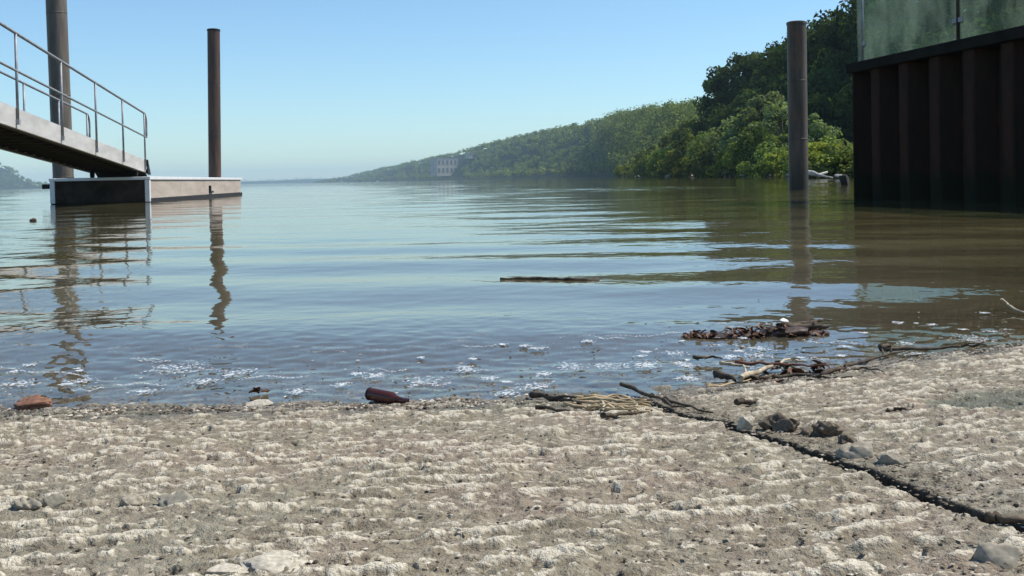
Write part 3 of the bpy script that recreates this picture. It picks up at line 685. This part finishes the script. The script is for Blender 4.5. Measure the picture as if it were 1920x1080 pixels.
dbox('deck_rim', M['trim'], -.03, LD + .03, WD - .10, WD + .035, ZT - .072, ZT, .008)
dbox('deck_rim', M['trim'], -.03, .10, .105, WD - .105, ZT - .072, ZT - .002, .008)
dbox('deck_rim', M['trim'], LD - .10, LD + .03, .105, WD - .105, ZT - .072, ZT - .002, .008)
npk = 40
pkb = MB(); pw = (LD - .24) / npk; pkb.hexa([q(0, .105, -.03), q(pw - .008, .105, -.03), q(pw - .008, WD - .105, -.03), q(0, WD - .105, -.03), q(0, .105, 0), q(pw - .008, .105, 0), q(pw - .008, WD - .105, 0), q(0, WD - .105, 0)])
pkm = pkb.mesh('deck_plank', M['deck'])
for i in range(npk):
    o = link('deck_plank', pkm, dock); o.location = U * (.12 + pw * i) + Vector((0, 0, ZT - .012))
dbox('corner_post', M['trim'], -.02, .095, -.02, .09, .02, ZT - .075, .01)
dbox('corner_post', M['trim'], -.02, .095, WD - .09, WD + .02, .02, ZT - .075, .01)
dbox('rope_cleat', M['rubber'], -.01, .05, WD + .03, WD + .2, .36, .47, .02)
dbox('hinge_bracket', M['rubber'], 7.0, 7.12, -.06, .0, .20, .36, .01)
dbox('hinge_bracket', M['rubber'], 7.0, 7.5, -.05, .0, .14, .20, .01)

# ------------------------------------------------------------------ gangway
GA = at_y(273, 323, 25.4); GB = at_y(28, 240, 15.5); gd = (GB - GA); gdir = gd.normalized()
gang = empty('gangway', GA); tag(gang, 'sloping metal gangway with pipe railings leading down to the dock', 'gangway')
GL = gd.length * 1.75; GW = 1.25
gup = Vector((0, 0, 1)); gside = gdir.cross(gup).normalized()
if gside.x > 0: gside = -gside          # towards the far, left hand side
gn = gside.cross(gdir).normalized(); gn = gn if gn.z > 0 else -gn
def g(l, w, h): return gdir * l + gside * w + gn * h
def gbox(name, mat, l0, l1, w0, w1, h0, h1, bev=0):
    b = MB(); b.hexa([g(l0, w0, h0), g(l1, w0, h0), g(l1, w1, h0), g(l0, w1, h0), g(l0, w0, h1), g(l1, w0, h1), g(l1, w1, h1), g(l0, w1, h1)])
    # keep winding outward
    o = b.build(name, mat, gang, False, bev); return o
gbox('side_beam', M['beam'], 0, GL, 0, .05, .0, .30, .006)
gbox('side_beam', M['beam'], 0, GL, GW - .05, GW, .0, .30, .006)
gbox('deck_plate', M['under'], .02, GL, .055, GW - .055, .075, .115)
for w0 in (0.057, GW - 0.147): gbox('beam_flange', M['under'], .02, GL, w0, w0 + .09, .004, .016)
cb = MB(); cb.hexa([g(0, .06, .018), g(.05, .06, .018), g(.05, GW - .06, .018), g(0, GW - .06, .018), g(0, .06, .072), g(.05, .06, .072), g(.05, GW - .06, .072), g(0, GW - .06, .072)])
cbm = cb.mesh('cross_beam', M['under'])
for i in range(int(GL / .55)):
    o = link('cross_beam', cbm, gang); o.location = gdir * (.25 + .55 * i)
for w0 in (-.022, GW + .022):
    top, midr = 1.39, .84
    # posts stand on the outer face of the beams, upright
    r_ = 0.021; sp = 2.46; n = int(GL / sp) + 1
    for i in range(n):
        l = .12 + sp * i
        pb = g(l, w0, .10); hgt = top - .10
        b = MB(); b.tube([pb, pb + gn * .0 + Vector((0, 0, hgt / gn.z))], r_, 10); b.build('post', M['alu'], gang, True)
        b = MB(); s0 = -.012 if w0 < 0 else .0; b.hexa([g(l - .035, w0 - .026 , .06), g(l + .035, w0 - .026, .06), g(l + .035, w0 + .026, .06), g(l - .035, w0 + .026, .06), g(l - .035, w0 - .026, .13), g(l + .035, w0 - .026, .13), g(l + .035, w0 + .026, .13), g(l - .035, w0 + .026, .13)]); b.build('post_bracket', M['alu'], gang)
    off = lambda l, h: g(l, w0, 0) + Vector((0, 0, h / gn.z))
    arc = [off(.12 - .26 * math.sin(t) , top - .26 * (1 - math.cos(t))) for t in [k * math.pi / 2 / 6 for k in range(7)]]
    b = MB(); b.tube([off(GL, top), off(GL * .5, top)] + arc + [off(-.14, top - .42), off(-.10, midr + .02)], .024, 10); b.build('handrail', M['alu'], gang, True)
    b = MB(); b.tube([off(GL, midr), off(GL * .5, midr), off(-.12, midr)], .020, 10); b.build('mid_rail', M['alu'], gang, True)
# landing wheels and hinged flap
for w0 in (.14, GW - .14):
    c0 = g(.45, w0, 0); c0.z = ZT - GA.z + .075; b = MB(); b.tube([c0 - gside * .04, c0 + gside * .04], .075, 16); wh = b.build('roller', M['rubber'], gang, True)
    b = MB(); b.tube([c0 - gside * .045, c0 + gside * .045], .03, 10); b.build('hub', M['alu'], wh, True)
b = MB(); f0 = g(0, .05, .11); f1 = g(0, GW - .05, .11); e0 = f0 - gdir * .5; e1 = f1 - gdir * .5; e0.z = e1.z = ZT - GA.z + .012
b.add([f0, f1, e1, e0, f0 - gn * .02, f1 - gn * .02, e1 - Vector((0, 0, .01)), e0 - Vector((0, 0, .01))], [(0, 3, 2, 1), (4, 5, 6, 7), (0, 1, 5, 4), (1, 2, 6, 5), (2, 3, 7, 6), (3, 0, 4, 7)]); b.build('landing_flap', M['under'], gang)
b = MB(); p0 = g(.0, -.045, .0); b.add([p0 + g(.02, -.02, .3), p0 + g(-.34, -.02, -.04), p0 + g(.02, -.02, -.02), p0 + g(.02, .04, .3), p0 + g(-.34, .04, -.04), p0 + g(.02, .04, -.02)], [(0, 1, 2), (5, 4, 3), (0, 3, 4, 1), (1, 4, 5, 2), (2, 5, 3, 0)]); b.build('gusset', M['rubber'], gang)
# quay the upper end rests on, left of the frame
e = GA + g(GL, GW / 2, 0); b = MB(); b.hexa([(e.x - 1.4, e.y - 2.5, -1.5), (e.x + 1.0, e.y - 2.5, -1.5), (e.x + 1.0, e.y + .2, -1.5), (e.x - 1.4, e.y + .2, -1.5), (e.x - 1.4, e.y - 2.5, e.z - .03), (e.x + 1.0, e.y - 2.5, e.z - .03), (e.x + 1.0, e.y + .2, e.z - .03), (e.x - 1.4, e.y + .2, e.z - .03)])
tag(b.build('gangway_abutment', M['deck'], None, False, .02), 'concrete abutment holding the upper end of the gangway', 'abutment')

# ------------------------------------------------------------------ steel wall and glass railing on the right
WA = Vector((4.585, 14.3, 0)); WB = Vector((5.235, 10.9, 0)); wd = (WB - WA).normalized(); wnrm = Vector((wd.y, -wd.x, 0))
if wnrm.x > 0: wnrm = -wnrm            # faces the river
WT = 1.69; NS = 15; pit_ = 0.66
wall = empty('sheet_pile_wall', WA); tag(wall, 'dark rusty corrugated steel sheet pile wall on the right', 'wall')
prof = [(0, 0), (.03, 0), (.15, -.20), (.33, -.20), (.36, -.20), (.48, 0), (.655, 0)]
b = MB(); vv = []
for l, d in prof: vv.append(wd * l - wnrm * (-d) * 1.0 + Vector((0, 0, -1.5)))
for l, d in prof: vv.append(wd * l - wnrm * (-d) * 1.0 + Vector((0, 0, WT)))
n = len(prof); ff = [(i, i + 1, n + i + 1, n + i) for i in range(n - 1)]
vb = [v_ - wnrm * .015 for v_ in vv]; m = len(vv)
ff += [(m + n + i, m + n + i + 1, m + i + 1, m + i) for i in range(n - 1)]
ff += [(n + i, n + i + 1, m + n + i + 1, m + n + i) for i in range(n - 1)] + [(0, n, m + n, m), (n - 1, m + n - 1, m + 2 * n - 1, 2 * n - 1)]
b.add(vv + vb, ff); smesh = b.mesh('sheet_pile', M['sheet'])
for i in range(NS):
    o = link('sheet_pile', smesh, wall); o.location = wd * (pit_ * i)
# return wall running inland from the corner
ret = -wnrm
for i in range(8):
    o = link('sheet_pile', smesh, wall); o.location = ret * (pit_ * i + .02) + wd * 0.0
    o.rotation_euler.z = math.atan2(ret.y, ret.x) - math.atan2(wd.y, wd.x)
def wq(l, d, z): return wd * l + wnrm * d + Vector((0, 0, z))
LW = pit_ * NS
b = MB(); b.hexa([wq(-.06, .06, WT + .003), wq(LW, .06, WT + .003), wq(LW, -.45, WT + .003), wq(-.06, -.45, WT + .003), wq(-.06, .06, WT + .13), wq(LW, .06, WT + .13), wq(LW, -.45, WT + .13), wq(-.06, -.45, WT + .13)])
b.build('cap_beam', M['cap'], wall, False, .01)
b = MB(); b.hexa([wq(.3, -.46, -1.4), wq(LW, -.46, -1.4), wq(LW, -30, -1.4), wq(.3, -30, -1.4), wq(.3, -.46, WT + .10), wq(LW, -.46, WT + .10), wq(LW, -30, WT + .10), wq(.3, -30, WT + .10)])
o = b.build('quay', M['deck']); o.location = WA; tag(o, 'paved quay behind the steel wall', kind='structure')
rail = empty('glass_railing', WA + Vector((0, 0, WT + .13))); tag(rail, 'pale green glass panel railing on top of the steel wall', 'railing')
PS = 2.13
for i in range(5):
    l = .10 + PS * i
    if l < LW:
        b = MB(); b.tube([wq(l, -.10, 0), wq(l, -.10, 1.22)], .022, 12); po = b.build('post', M['alu'] if i == 0 else M['under'], rail, True)
        b = MB(); b.hexa([wq(l - .06, -.04, .001), wq(l + .06, -.04, .001), wq(l + .06, -.16, .001), wq(l - .06, -.16, .001), wq(l - .06, -.04, .02), wq(l + .06, -.04, .02), wq(l + .06, -.16, .02), wq(l - .06, -.16, .02)]); b.build('base_plate', M['under'], po)
    l0 = l + .035; l1 = l + PS - .035
    if l1 > LW: break
    b = MB(); b.hexa([wq(l0, -.095, .03), wq(l1, -.095, .03), wq(l1, -.107, .03), wq(l0, -.107, .03), wq(l0, -.095, 1.2), wq(l1, -.095, 1.2), wq(l1, -.107, 1.2), wq(l0, -.107, 1.2)])
    b.build('glass_panel', M['glass'], rail)
    for zc in (.25, .95):
        for lc in (l0 + .01, l1 - .01):
            b = MB(); b.beam(wq(lc - .05, -.10, zc), wq(lc + .05, -.10, zc), .03, .05); b.build('clamp', M['alu'], rail)
b = MB(); b.hexa([wq(-.03, -.095, .0), wq(.07, -.095, .0), wq(.07, -.107, .0), wq(-.03, -.107, .0), wq(-.03, -.095, 1.2), wq(.07, -.095, 1.2), wq(.07, -.107, 1.2), wq(-.03, -.107, 1.2)]); b.build('end_panel', M['glass'], rail)

# ------------------------------------------------------------------ litter on the ramp and in the shallows
def wob(pts, n, amp, seed):
    r = np.random.default_rng(seed); pts = [Vector(p) for p in pts]; out = []
    for i in range(n + 1):
        t_ = i / n * (len(pts) - 1); k = min(int(t_), len(pts) - 2); p = pts[k].lerp(pts[k + 1], t_ - k)
        out.append(p + Vector(r.normal(size=3) * amp * np.array([1, 1, .5])))
    return out
def twig(pix, rad, mat, label, lift=0.002, taper=0.35, name='twig', cat='twig', group='twigs in the wrack line', amp=0.0025, seed=0, flat=1.0, forks=0):
    rad *= 0.78 if name != 'floating_stick' else 0.9
    pts = []
    for i, pp in enumerate(pix):
        w = on_ramp(pp[0], pp[1]); w.z += lift + rad; pts.append(w)
    n = max(5, len(pix) * 3); path = wob(pts, n, amp, seed)
    b = MB(); base = Vector(path[0]); path = [p - base for p in path]
    b.tube(path, [rad * (1 - (1 - taper) * i / n) * (1 + .18 * math.sin(i * 2.3 + seed)) for i in range(n + 1)], 7)
    r = random.Random(seed)
    for k in range(forks):
        i = r.randint(1, n - 2); d = (path[i + 1] - path[i]).normalized()
        e = path[i] + d * r.uniform(.015, .035) + Vector((r.uniform(-.02, .02), r.uniform(-.03, .03), r.uniform(.0, .012)))
        b.tube([path[i], path[i].lerp(e, .5) + Vector((0, 0, .003)), e], [rad * .55, rad * .4, rad * .2], 6)
    o = b.build(name, mat, None, True); o.location = base; return tag(o, label, cat, group)
K = M
# heap of sticks at the right slab water edge
twig([(1352, 697), (1380, 700), (1408, 705)], .0055, K['twig_pale'], 'short pale stick at the left end of the stick heap', seed=1, lift=.012)
twig([(1344, 712), (1362, 716), (1382, 722)], .011, K['twig_dark'], 'stubby dark stick under the left end of the stick heap', seed=2)
twig([(1382, 724), (1430, 706), (1482, 687)], .0075, K['twig_pale'], 'tan stick lying diagonally across the stick heap', seed=3, lift=.008, forks=1)
twig([(1380, 697), (1440, 699), (1505, 701), (1552, 703)], .0045, K['twig_red'], 'long reddish straight stick along the stick heap', seed=4, lift=.014)
twig([(1540, 708), (1590, 692), (1640, 676), (1705, 661)], .0060, K['twig_dark'], 'long dark twig slanting from the stick heap towards the right', seed=5, forks=3)
twig([(1322, 733), (1365, 727), (1412, 717)], .0042, K['reed'], 'thin tan reed in front of the stick heap', seed=6, lift=.002)
twig([(1450, 713), (1505, 708), (1560, 714), (1600, 712)], .0050, K['twig_dark'], 'dark crooked twig below the right part of the stick heap', seed=7, forks=2)
twig([(1395, 712), (1425, 718), (1452, 709)], .0065, K['twig_dark'], 'short dark crooked twig in the middle of the stick heap', seed=8, forks=1)
twig([(1590, 700), (1620, 696), (1660, 702)], .0040, K['twig_dark'], 'small dark twig lying right of the stick heap', seed=9)
twig([(1660, 664), (1740, 662), (1800, 658), (1850, 657)], .0055, K['twig_dark'], 'long brown stick along the waterline near the right edge', seed=10, forks=2, lift=.006)
twig([(1652, 660), (1668, 662)], .011, K['twig_dark'], 'short dark stump of wood at the waterline right of the heap', seed=11, taper=.9)
twig([(1300, 676), (1330, 675), (1356, 676)], .0055, K['twig_dark'], 'small black stick floating off the stick heap', seed=12)
# reed mat and sticks at the water edge left of the joint
RD = [((1086, 750), (1150, 752), (1208, 757)), ((1092, 754), (1155, 757), (1220, 763)), ((1080, 757), (1150, 762), (1226, 768)), ((1070, 760), (1130, 764), (1182, 770)), ((1100, 764), (1160, 769), (1228, 774)),
      ((1112, 748), (1165, 751), (1196, 756)), ((1064, 764), (1120, 769), (1176, 775)), ((1130, 757), (1180, 762), (1214, 771)), ((1096, 768), (1150, 773), (1206, 778))]
for i, pp in enumerate(RD):
    pp = tuple((a_x + rnd.uniform(-14, 14), a_y + rnd.uniform(-3, 3)) for a_x, a_y in pp)
    twig(pp, .0036, K['reed'], 'tan dry reed in the flattened mat by the joint, %s from its top edge' % ordn[sorted(range(len(RD)), key=lambda q_: RD[q_][1][1]).index(i)], seed=120 + i, taper=.7, name='reed', cat='reed', group='reeds in the flattened mat', amp=.0034, lift=.001 + .0016 * (i % 3))
twig([(996, 748), (1040, 757), (1094, 764)], .0075, K['twig_dark'], 'dark stick pointing at the reed mat from the left', seed=25, forks=2)
twig([(1010, 770), (1040, 774), (1074, 777)], .0045, K['twig_dark'], 'thin dark twig left of the reed mat', seed=26)
twig([(1127, 789), (1170, 784), (1222, 775)], .0055, K['twig_dark'], 'dark twig lying below the reed mat', seed=27, forks=1)
twig([(1131, 767), (1133, 782)], .0032, K['twig_pale'], 'tiny pale stub across the reed mat', seed=28, lift=.01)
twig([(1166, 731), (1215, 750), (1274, 778)], .0058, K['twig_dark'], 'dark stick lying in the top of the slab joint', seed=29, forks=1, lift=.006)
twig([(1240, 752), (1290, 770), (1335, 778)], .0040, K['twig_dark'], 'thin dark twig beside the upper joint', seed=30)
twig([(1382, 764), (1400, 762), (1422, 761)], .0065, K['twig_dark'], 'chip of dark bark on the right slab above the joint', seed=31, taper=.7)
twig([(1660, 775), (1690, 772), (1715, 778)], .0035, K['twig_dark'], 'small dark twig on the right slab', seed=32)
twig([(1850, 990), (1890, 992), (1945, 990)], .0050, K['twig_dark'], 'dark stick in the joint at the lower right corner', seed=33, lift=.004)
# floating sticks
twig([(940, 523), (985, 523), (1030, 524), (1070, 526), (1122, 526)], .0055, K['twig_dark'], 'dark driftwood stick floating alone in mid river', seed=40, name='floating_stick', cat='stick', group=None, taper=1.7, lift=-.003, amp=.004, forks=2)
twig([(1472, 622), (1510, 620), (1556, 620)], .013, K['twig_dark'], 'dark sodden stick at the right of the floating leaf clump', seed=41, name='floating_stick', cat='stick', group=None, lift=-.002, forks=2)
twig([(1462, 618), (1520, 612), (1556, 606)], .007, K['twig_dark'], 'thin sodden twig behind the sodden stick of the leaf clump', seed=43, name='floating_stick', cat='stick', group=None, lift=.004)
A0 = on_z(1930, 592); pts = [A0 + Vector((0, 0, .004)), on_z(1905, 586) + Vector((0, 0, .006)), on_z(1888, 578) + Vector((0, 0, .012)), on_z(1877, 578) + Vector((0, 0, .026))]
b = MB(); b.tube([p - A0 for p in wob(pts, 10, .0006, 9)], [.0035] * 8 + [.004, .0045, .004], 7); o = b.build('curved_twig', K['twig_pale'], None, True); o.location = A0
tag(o, 'pale curved twig rising from the water at the right edge', 'twig')

# curled leaves
def leaf_mesh(seed, L, mat):
    r = np.random.default_rng(seed); nx, ny = 9, 5; V_ = []
    cu = r.uniform(.3, .9); tw = r.uniform(-.5, .5)
    for i in range(nx):
        t_ = i / (nx - 1); w = L * .30 * math.sin(math.pi * min(1, t_ * .94 + .03)) ** .8
        for j in range(ny):
            s_ = (j / (ny - 1) - .5) * 2
            V_.append((L * (t_ - .5), s_ * w * (1 + .12 * r.normal()), L * (.22 * cu * (s_ * s_) + .18 * cu * math.sin(3 * t_ + tw) + .10 * tw * s_ * t_)))
    return mesh_np('leaf', V_, grid_faces(nx, ny), mat, True)
LM = [leaf_mesh(i, .05, M['dead_leaf']) for i in range(4)]
def litter(name, label, cat, cx, cy, wpx, hpx, n, sizes, mats=None, seed=0, humps=None, zoff=0.0):
    c0 = on_ramp(cx, cy); e = empty(name, c0); tag(e, label, cat); r = random.Random(seed); k = c0.y / FPX
    for i in range(n):
        u = r.uniform(-1, 1); pxl = u * wpx / 2
        h = (math.exp(-((u - .3) / .25) ** 2) + .6 * math.exp(-((u + .25) / .2) ** 2) + .25) * hpx * k
        o = link('leaf', (mats or LM)[r.randrange(len(mats or LM))], e); s = r.uniform(*sizes)
        o.scale = (s, s, s); o.location = (pxl * k, r.uniform(-.05, .05) * (1 - abs(u) * .5) * wpx / 280, zoff + r.uniform(0, 1) * h)
        o.rotation_euler = (r.uniform(-.6, .6), r.uniform(-.6, .6), r.uniform(0, 6.28))
    return e
litter('leaf_clump', 'brown clump of dead leaves floating in the shallows at right', 'leaf clump', 1412, 628, 270, 16, 200, (.24, .50), seed=3, zoff=-.002)
lc = [o_ for o_ in COL.objects if o_.name == 'leaf_clump'][0]
for k_, (u_, w_, h_) in enumerate(((-.085, .060, .012), (-.01, .055, .020), (.07, .06, .026), (.13, .045, .012))):
    o = link('sodden_mat', rock_mesh('sodden_mat', 700 + k_, M['sodden'], 3, .5), lc); o.location = (u_, 0, 0); o.scale = (w_, .035, h_)
p = on_ramp(1470, 612); o = link('plastic_scrap', rock_mesh('plastic_scrap', 61, M['plastic'], 3, .5, (1, .5, .55))); o.location = p + Vector((0, 0, .013)); o.scale = (.015, .016, .016); o.rotation_euler = (.3, .5, .4)
tag(o, 'white plastic scrap on top of the floating leaf clump', 'plastic scrap')
GL_ = [leaf_mesh(31, .05, M['green_leaf']), leaf_mesh(32, .05, M['dead_leaf'])]
litter('leaf_litter', 'brown leaves caught on the right part of the stick heap', 'leaf litter', 1525, 700, 110, 14, 26, (.3, .62), seed=5)
litter('leaf_litter', 'olive leaves caught on the middle of the stick heap', 'leaf litter', 1458, 694, 55, 14, 12, (.3, .55), GL_, seed=6)
litter('leaf_litter', 'small dark leaf wad in the shallows left of the bottle', 'leaf litter', 486, 737, 26, 10, 9, (.28, .45), seed=7)
litter('leaf_litter', 'scattered reddish leaf bits under the right part of the stick heap', 'leaf litter', 1500, 716, 130, 4, 20, (.2, .4), seed=8)
# brown bottle lying at the waterline
bp_ = on_ramp(724, 757); bt = empty('glass_bottle', bp_ + Vector((0, 0, .0115)))
tag(bt, 'small brown glass bottle lying at the waterline', 'bottle')
def lathe(prof, n=28):
    b = MB(); v = []; f = []
    for z_, r_ in prof:
        for k in range(n): a = 2 * math.pi * k / n; v.append((z_, math.cos(a) * r_, math.sin(a) * r_))
    for i in range(len(prof) - 1):
        for k in range(n): k2 = (k + 1) % n; f.append((i * n + k, i * n + k2, (i + 1) * n + k2, (i + 1) * n + k))
    b.add(v, f); return b
lathe([(-.040, .0005), (-.040, .010), (-.038, .0135), (-.034, .0145), (.012, .0145), (.018, .0125), (.023, .0085), (.030, .0068), (.043, .0062), (.0435, .0072), (.048, .0072), (.0485, .005), (.046, .004)]).build('body', M['amber'], bt, True)
lathe([(-.0405, .0005), (-.0412, .0095), (-.0405, .0128), (-.037, .0150), (-.036, .0147)]).build('base_ring', M['rubber'], bt, True)
bt.rotation_euler = (0, .10, -.45); bt.scale = (.90, .76, .76)

# stones, clods, chips
def stone(cx, cy, wpx, hpx, mat, label, cat='stone', name='stone', seed=0, sink=.35, sub=4, rough=.42, deep=1.0):
    p = on_ramp(cx, cy); k = (p - EYE).length / FPX
    o = link(name, rock_mesh(name, 900 + seed, mat, sub, rough, (1, 1, 1))); w = wpx * k / 2; h = hpx * k
    o.scale = (w, w * .75 * deep, h * .62); o.location = p + Vector((0, w * .5, h * (.5 - sink)))
    o.rotation_euler.z = (seed * 1.7) % .8 - .4
    return tag(o, label, cat)
stone(330, 950, 78, 34, M['stone_dark'], 'grey stone half sunk in the ramp at left', seed=1, sink=.5)
stone(240, 948, 46, 22, M['stone'], 'small grey stone left of the half sunk grey stone', seed=2, sink=.52)
stone(45, 955, 50, 28, M['stone'], 'rounded grey stone on the ramp near the left edge', seed=3, sink=.52)
stone(95, 948, 46, 22, M['stone_dark'], 'dark stone beside the rounded stone near the left edge', seed=4, sink=.5)
stone(62, 768, 60, 20, M['brick'], 'orange brown brick fragment at the waterline far left', 'brick', 'brick_fragment', seed=5, sink=.1)
for i, (cx, cy, w, h, lab) in enumerate([(1448, 808, 50, 26, 'leftmost crumbly soil clod in the joint'), (1482, 812, 46, 24, 'low soil clod in the joint between its neighbours'), (1556, 822, 50, 30, 'tall pointed dark soil clod in the joint'), (1520, 820, 36, 18, 'small soil clod left of the tall pointed clod'), (1592, 838, 44, 20, 'rightmost soil clod beside the grey stone')]):
    stone(cx, cy, w, h, M['soil'], lab, 'soil clod', 'soil_clod', seed=20 + i, sink=.15, rough=.75)
stone(1618, 862, 74, 30, M['stone'], 'grey flat stone beside the joint', seed=30)
stone(1680, 875, 56, 26, M['stone'], 'grey stone with a dark hollow right of the joint', seed=31)
stone(1400, 808, 40, 30, M['stone_pale'], 'pale concrete chunk at the left of the soil clods', 'concrete chunk', 'concrete_chunk', seed=32, sink=.25)
stone(1617, 832, 24, 10, M['stone_pale'], 'small white pebble by the grey flat stone', 'pebble', 'pebble', seed=33, sink=.1)
stone(485, 1070, 0.1 + 150, 26, M['stone_pale'], 'broad pale flat stone at the bottom edge', seed=34, sink=.6)
stone(418, 1076, 80, 22, M['stone_pale'], 'smaller pale flat stone at the bottom left', seed=35, sink=.6)
stone(1880, 1058, 90, 40, M['stone'], 'grey green stone at the lower right corner', seed=36, sink=.4)
stone(480, 764, 54, 10, M['stone_pale'], 'flat pinkish pebble at the waterline below the leaf wad', 'pebble', 'pebble', seed=37, sink=.2)
o = stone(60, 414, 11, 5, M['twig_dark'], 'small dark lump floating far out left', 'debris', 'floating_lump', seed=38, sink=.3)

# wrack: fine bits along the waterline, and gravel over the ramp
def bits(name, P, S, label, mat, seed, flat=.6, el=1.5):
    r = np.random.default_rng(seed); n = len(P)
    ico = np.array([(1, 0, 0), (-1, 0, 0), (0, 1, 0), (0, -1, 0), (0, 0, 1), (0, 0, -1)], float)
    fc = np.array([(0, 2, 4), (2, 1, 4), (1, 3, 4), (3, 0, 4), (2, 0, 5), (1, 2, 5), (3, 1, 5), (0, 3, 5)])
    a = r.uniform(0, 6.28, n); ca, sa = np.cos(a), np.sin(a)
    L = ico[None] * (S[:, None, None]) * np.stack([np.full(n, 1.0) * r.uniform(.8, el, n), r.uniform(.6, 1, n), r.uniform(.35, 1, n) * flat], 1)[:, None, :]
    L = L * (1 + r.normal(size=L.shape) * .15)
    x = L[..., 0] * ca[:, None] - L[..., 1] * sa[:, None]; y = L[..., 0] * sa[:, None] + L[..., 1] * ca[:, None]
    V_ = np.stack([x, y, L[..., 2]], -1) + P[:, None, :]
    F_ = (fc[None] + (np.arange(n) * 6)[:, None, None]).reshape(-1, 3)
    return tag(link(name, mesh_np(name, V_.reshape(-1, 3), F_, mat)), label, kind='stuff')
def shore_y(x):     # where the ramp meets the water
    return 1.80 + 0.53 * np.maximum(0, x - 0.2)
r = np.random.default_rng(42)
n = 4200; x = r.uniform(-1.0, 1.25, n); dens = 0.5 + 0.5 * np.sin(x * 7) * np.sin(x * 17 + 1)
y = shore_y(x) + r.normal(size=n) * .020 * (1 + dens) - .012 + .02 * pn(x * 6, x * 0, 44)
bits('wrack_debris', np.stack([x, y, np.maximum(ramp_z(x, y), -.004) + .003], 1), r.uniform(.0012, .0048, n) * (0.7 + .6 * dens), 'line of fine dark debris and grit along the waterline', M['bits'], 1)
n = 2600; y = np.exp(r.uniform(math.log(.68), math.log(1.75), n)); x = r.uniform(-.5, .52, n) * y
bits('ramp_grit', np.stack([x, y, ramp_z(x, y) + .002], 1), r.uniform(.0008, .0028, n), 'loose grit scattered over the concrete ramp', M['bits'], 2)
jy = r.uniform(.86, 1.75, 750); jx_ = joint_x(jy) + r.normal(size=750) * .018 + .026
bits('joint_grit', np.stack([jx_, jy, ramp_z(jx_, jy) + .003], 1), r.uniform(.0008, .0036, 750), 'crumbs of soil and grit along the slab joint', M['crumbs'], 3)
# foam and scum floating in the shallows
FP, FS = [], []
spots = [(905, 627, 60), (860, 640, 30), (795, 716, 70), (700, 706, 40), (1070, 688, 70), (1145, 688, 60), (1215, 686, 50), (1005, 725, 60), (1020, 702, 30), (880, 695, 40), (870, 690, 26), (385, 716, 55), (150, 716, 50), (40, 720, 60), (330, 690, 100), (225, 654, 50), (410, 650, 26), (1825, 637, 70), (1885, 626, 40), (1700, 645, 30), (1420, 667, 50), (1425, 655, 36), (1620, 625, 16), (1345, 633, 14), (640, 722, 30), (560, 735, 40), (950, 738, 40), (450, 700, 60), (270, 735, 40), (1290, 710, 40)]
for k in range(45):
    sx = r.uniform(0, 1900); spots.append((sx, horizon(sx) + r.uniform(300, 385) - 0.03 * max(0, sx - 1200) * 1.6, r.uniform(8, 36)))
for k in range(26):        # thin scum lines drawn out by the ripples
    sx = r.uniform(-50, 1850); sy = horizon(sx) + r.uniform(290, 392) - 0.05 * max(0, sx - 1200); L_ = r.uniform(40, 170); sl = r.uniform(-.10, .10)
    for q_ in range(int(L_ * 1.1)):
        u_ = r.random(); c0 = on_z(sx + (u_ - .5) * L_, sy + sl * (u_ - .5) * L_ + 2.2 * math.sin(u_ * 9 + k) + r.normal() * .9)
        if ramp_z(c0.x, c0.y) < -.003: FP.append((c0.x, c0.y, .0012)); FS.append(r.uniform(.0006, .0017))
for cx, cy, w in spots:
    c0 = on_z(cx, cy); k = c0.y / FPX; m = int(16 + w * 1.4)
    if ramp_z(c0.x, c0.y) > -.002: continue
    xx = c0.x + r.normal(size=m) * w * k * .28; yy = c0.y + r.normal(size=m) * w * k * .35
    for a, b_ in zip(xx, yy): FP.append((a, b_, .0015)); FS.append(r.uniform(.0008, .0026))
bits('foam', np.array(FP), np.array(FS), 'small patches of white foam floating in the shallows', M['foam'], 4, .3, 3.4)
n = 420; x = r.uniform(-1.1, 1.3, n); y = shore_y(x) + np.abs(r.normal(size=n)) * .35 + .03
bits('floating_bits', np.stack([x, y, np.full(n, .001)], 1), r.uniform(.0012, .004, n), 'dark specks of debris floating near the shore', M['bits'], 5, .5, 2.6)

# ------------------------------------------------------------------ haze over the river
b = MB(); H_ = 95; R_ = 7400
b.hexa([(-R_, -500, -3), (R_, -500, -3), (R_, R_, -3), (-R_, R_, -3), (-R_, -500, H_), (R_, -500, H_), (R_, R_, H_), (-R_, R_, H_)])
t = NT('haze'); t.n.remove(t.b); pv = t.node('ShaderNodeVolumePrincipled'); pv.inputs['Color'].default_value = (0.62, 0.86, 1.0, 1); pv.inputs['Density'].default_value = 1.6e-4
t.link(pv.outputs[0], t.out.inputs['Volume'])
tag(b.build('haze', t.m), 'pale blue summer haze over the river', kind='stuff')
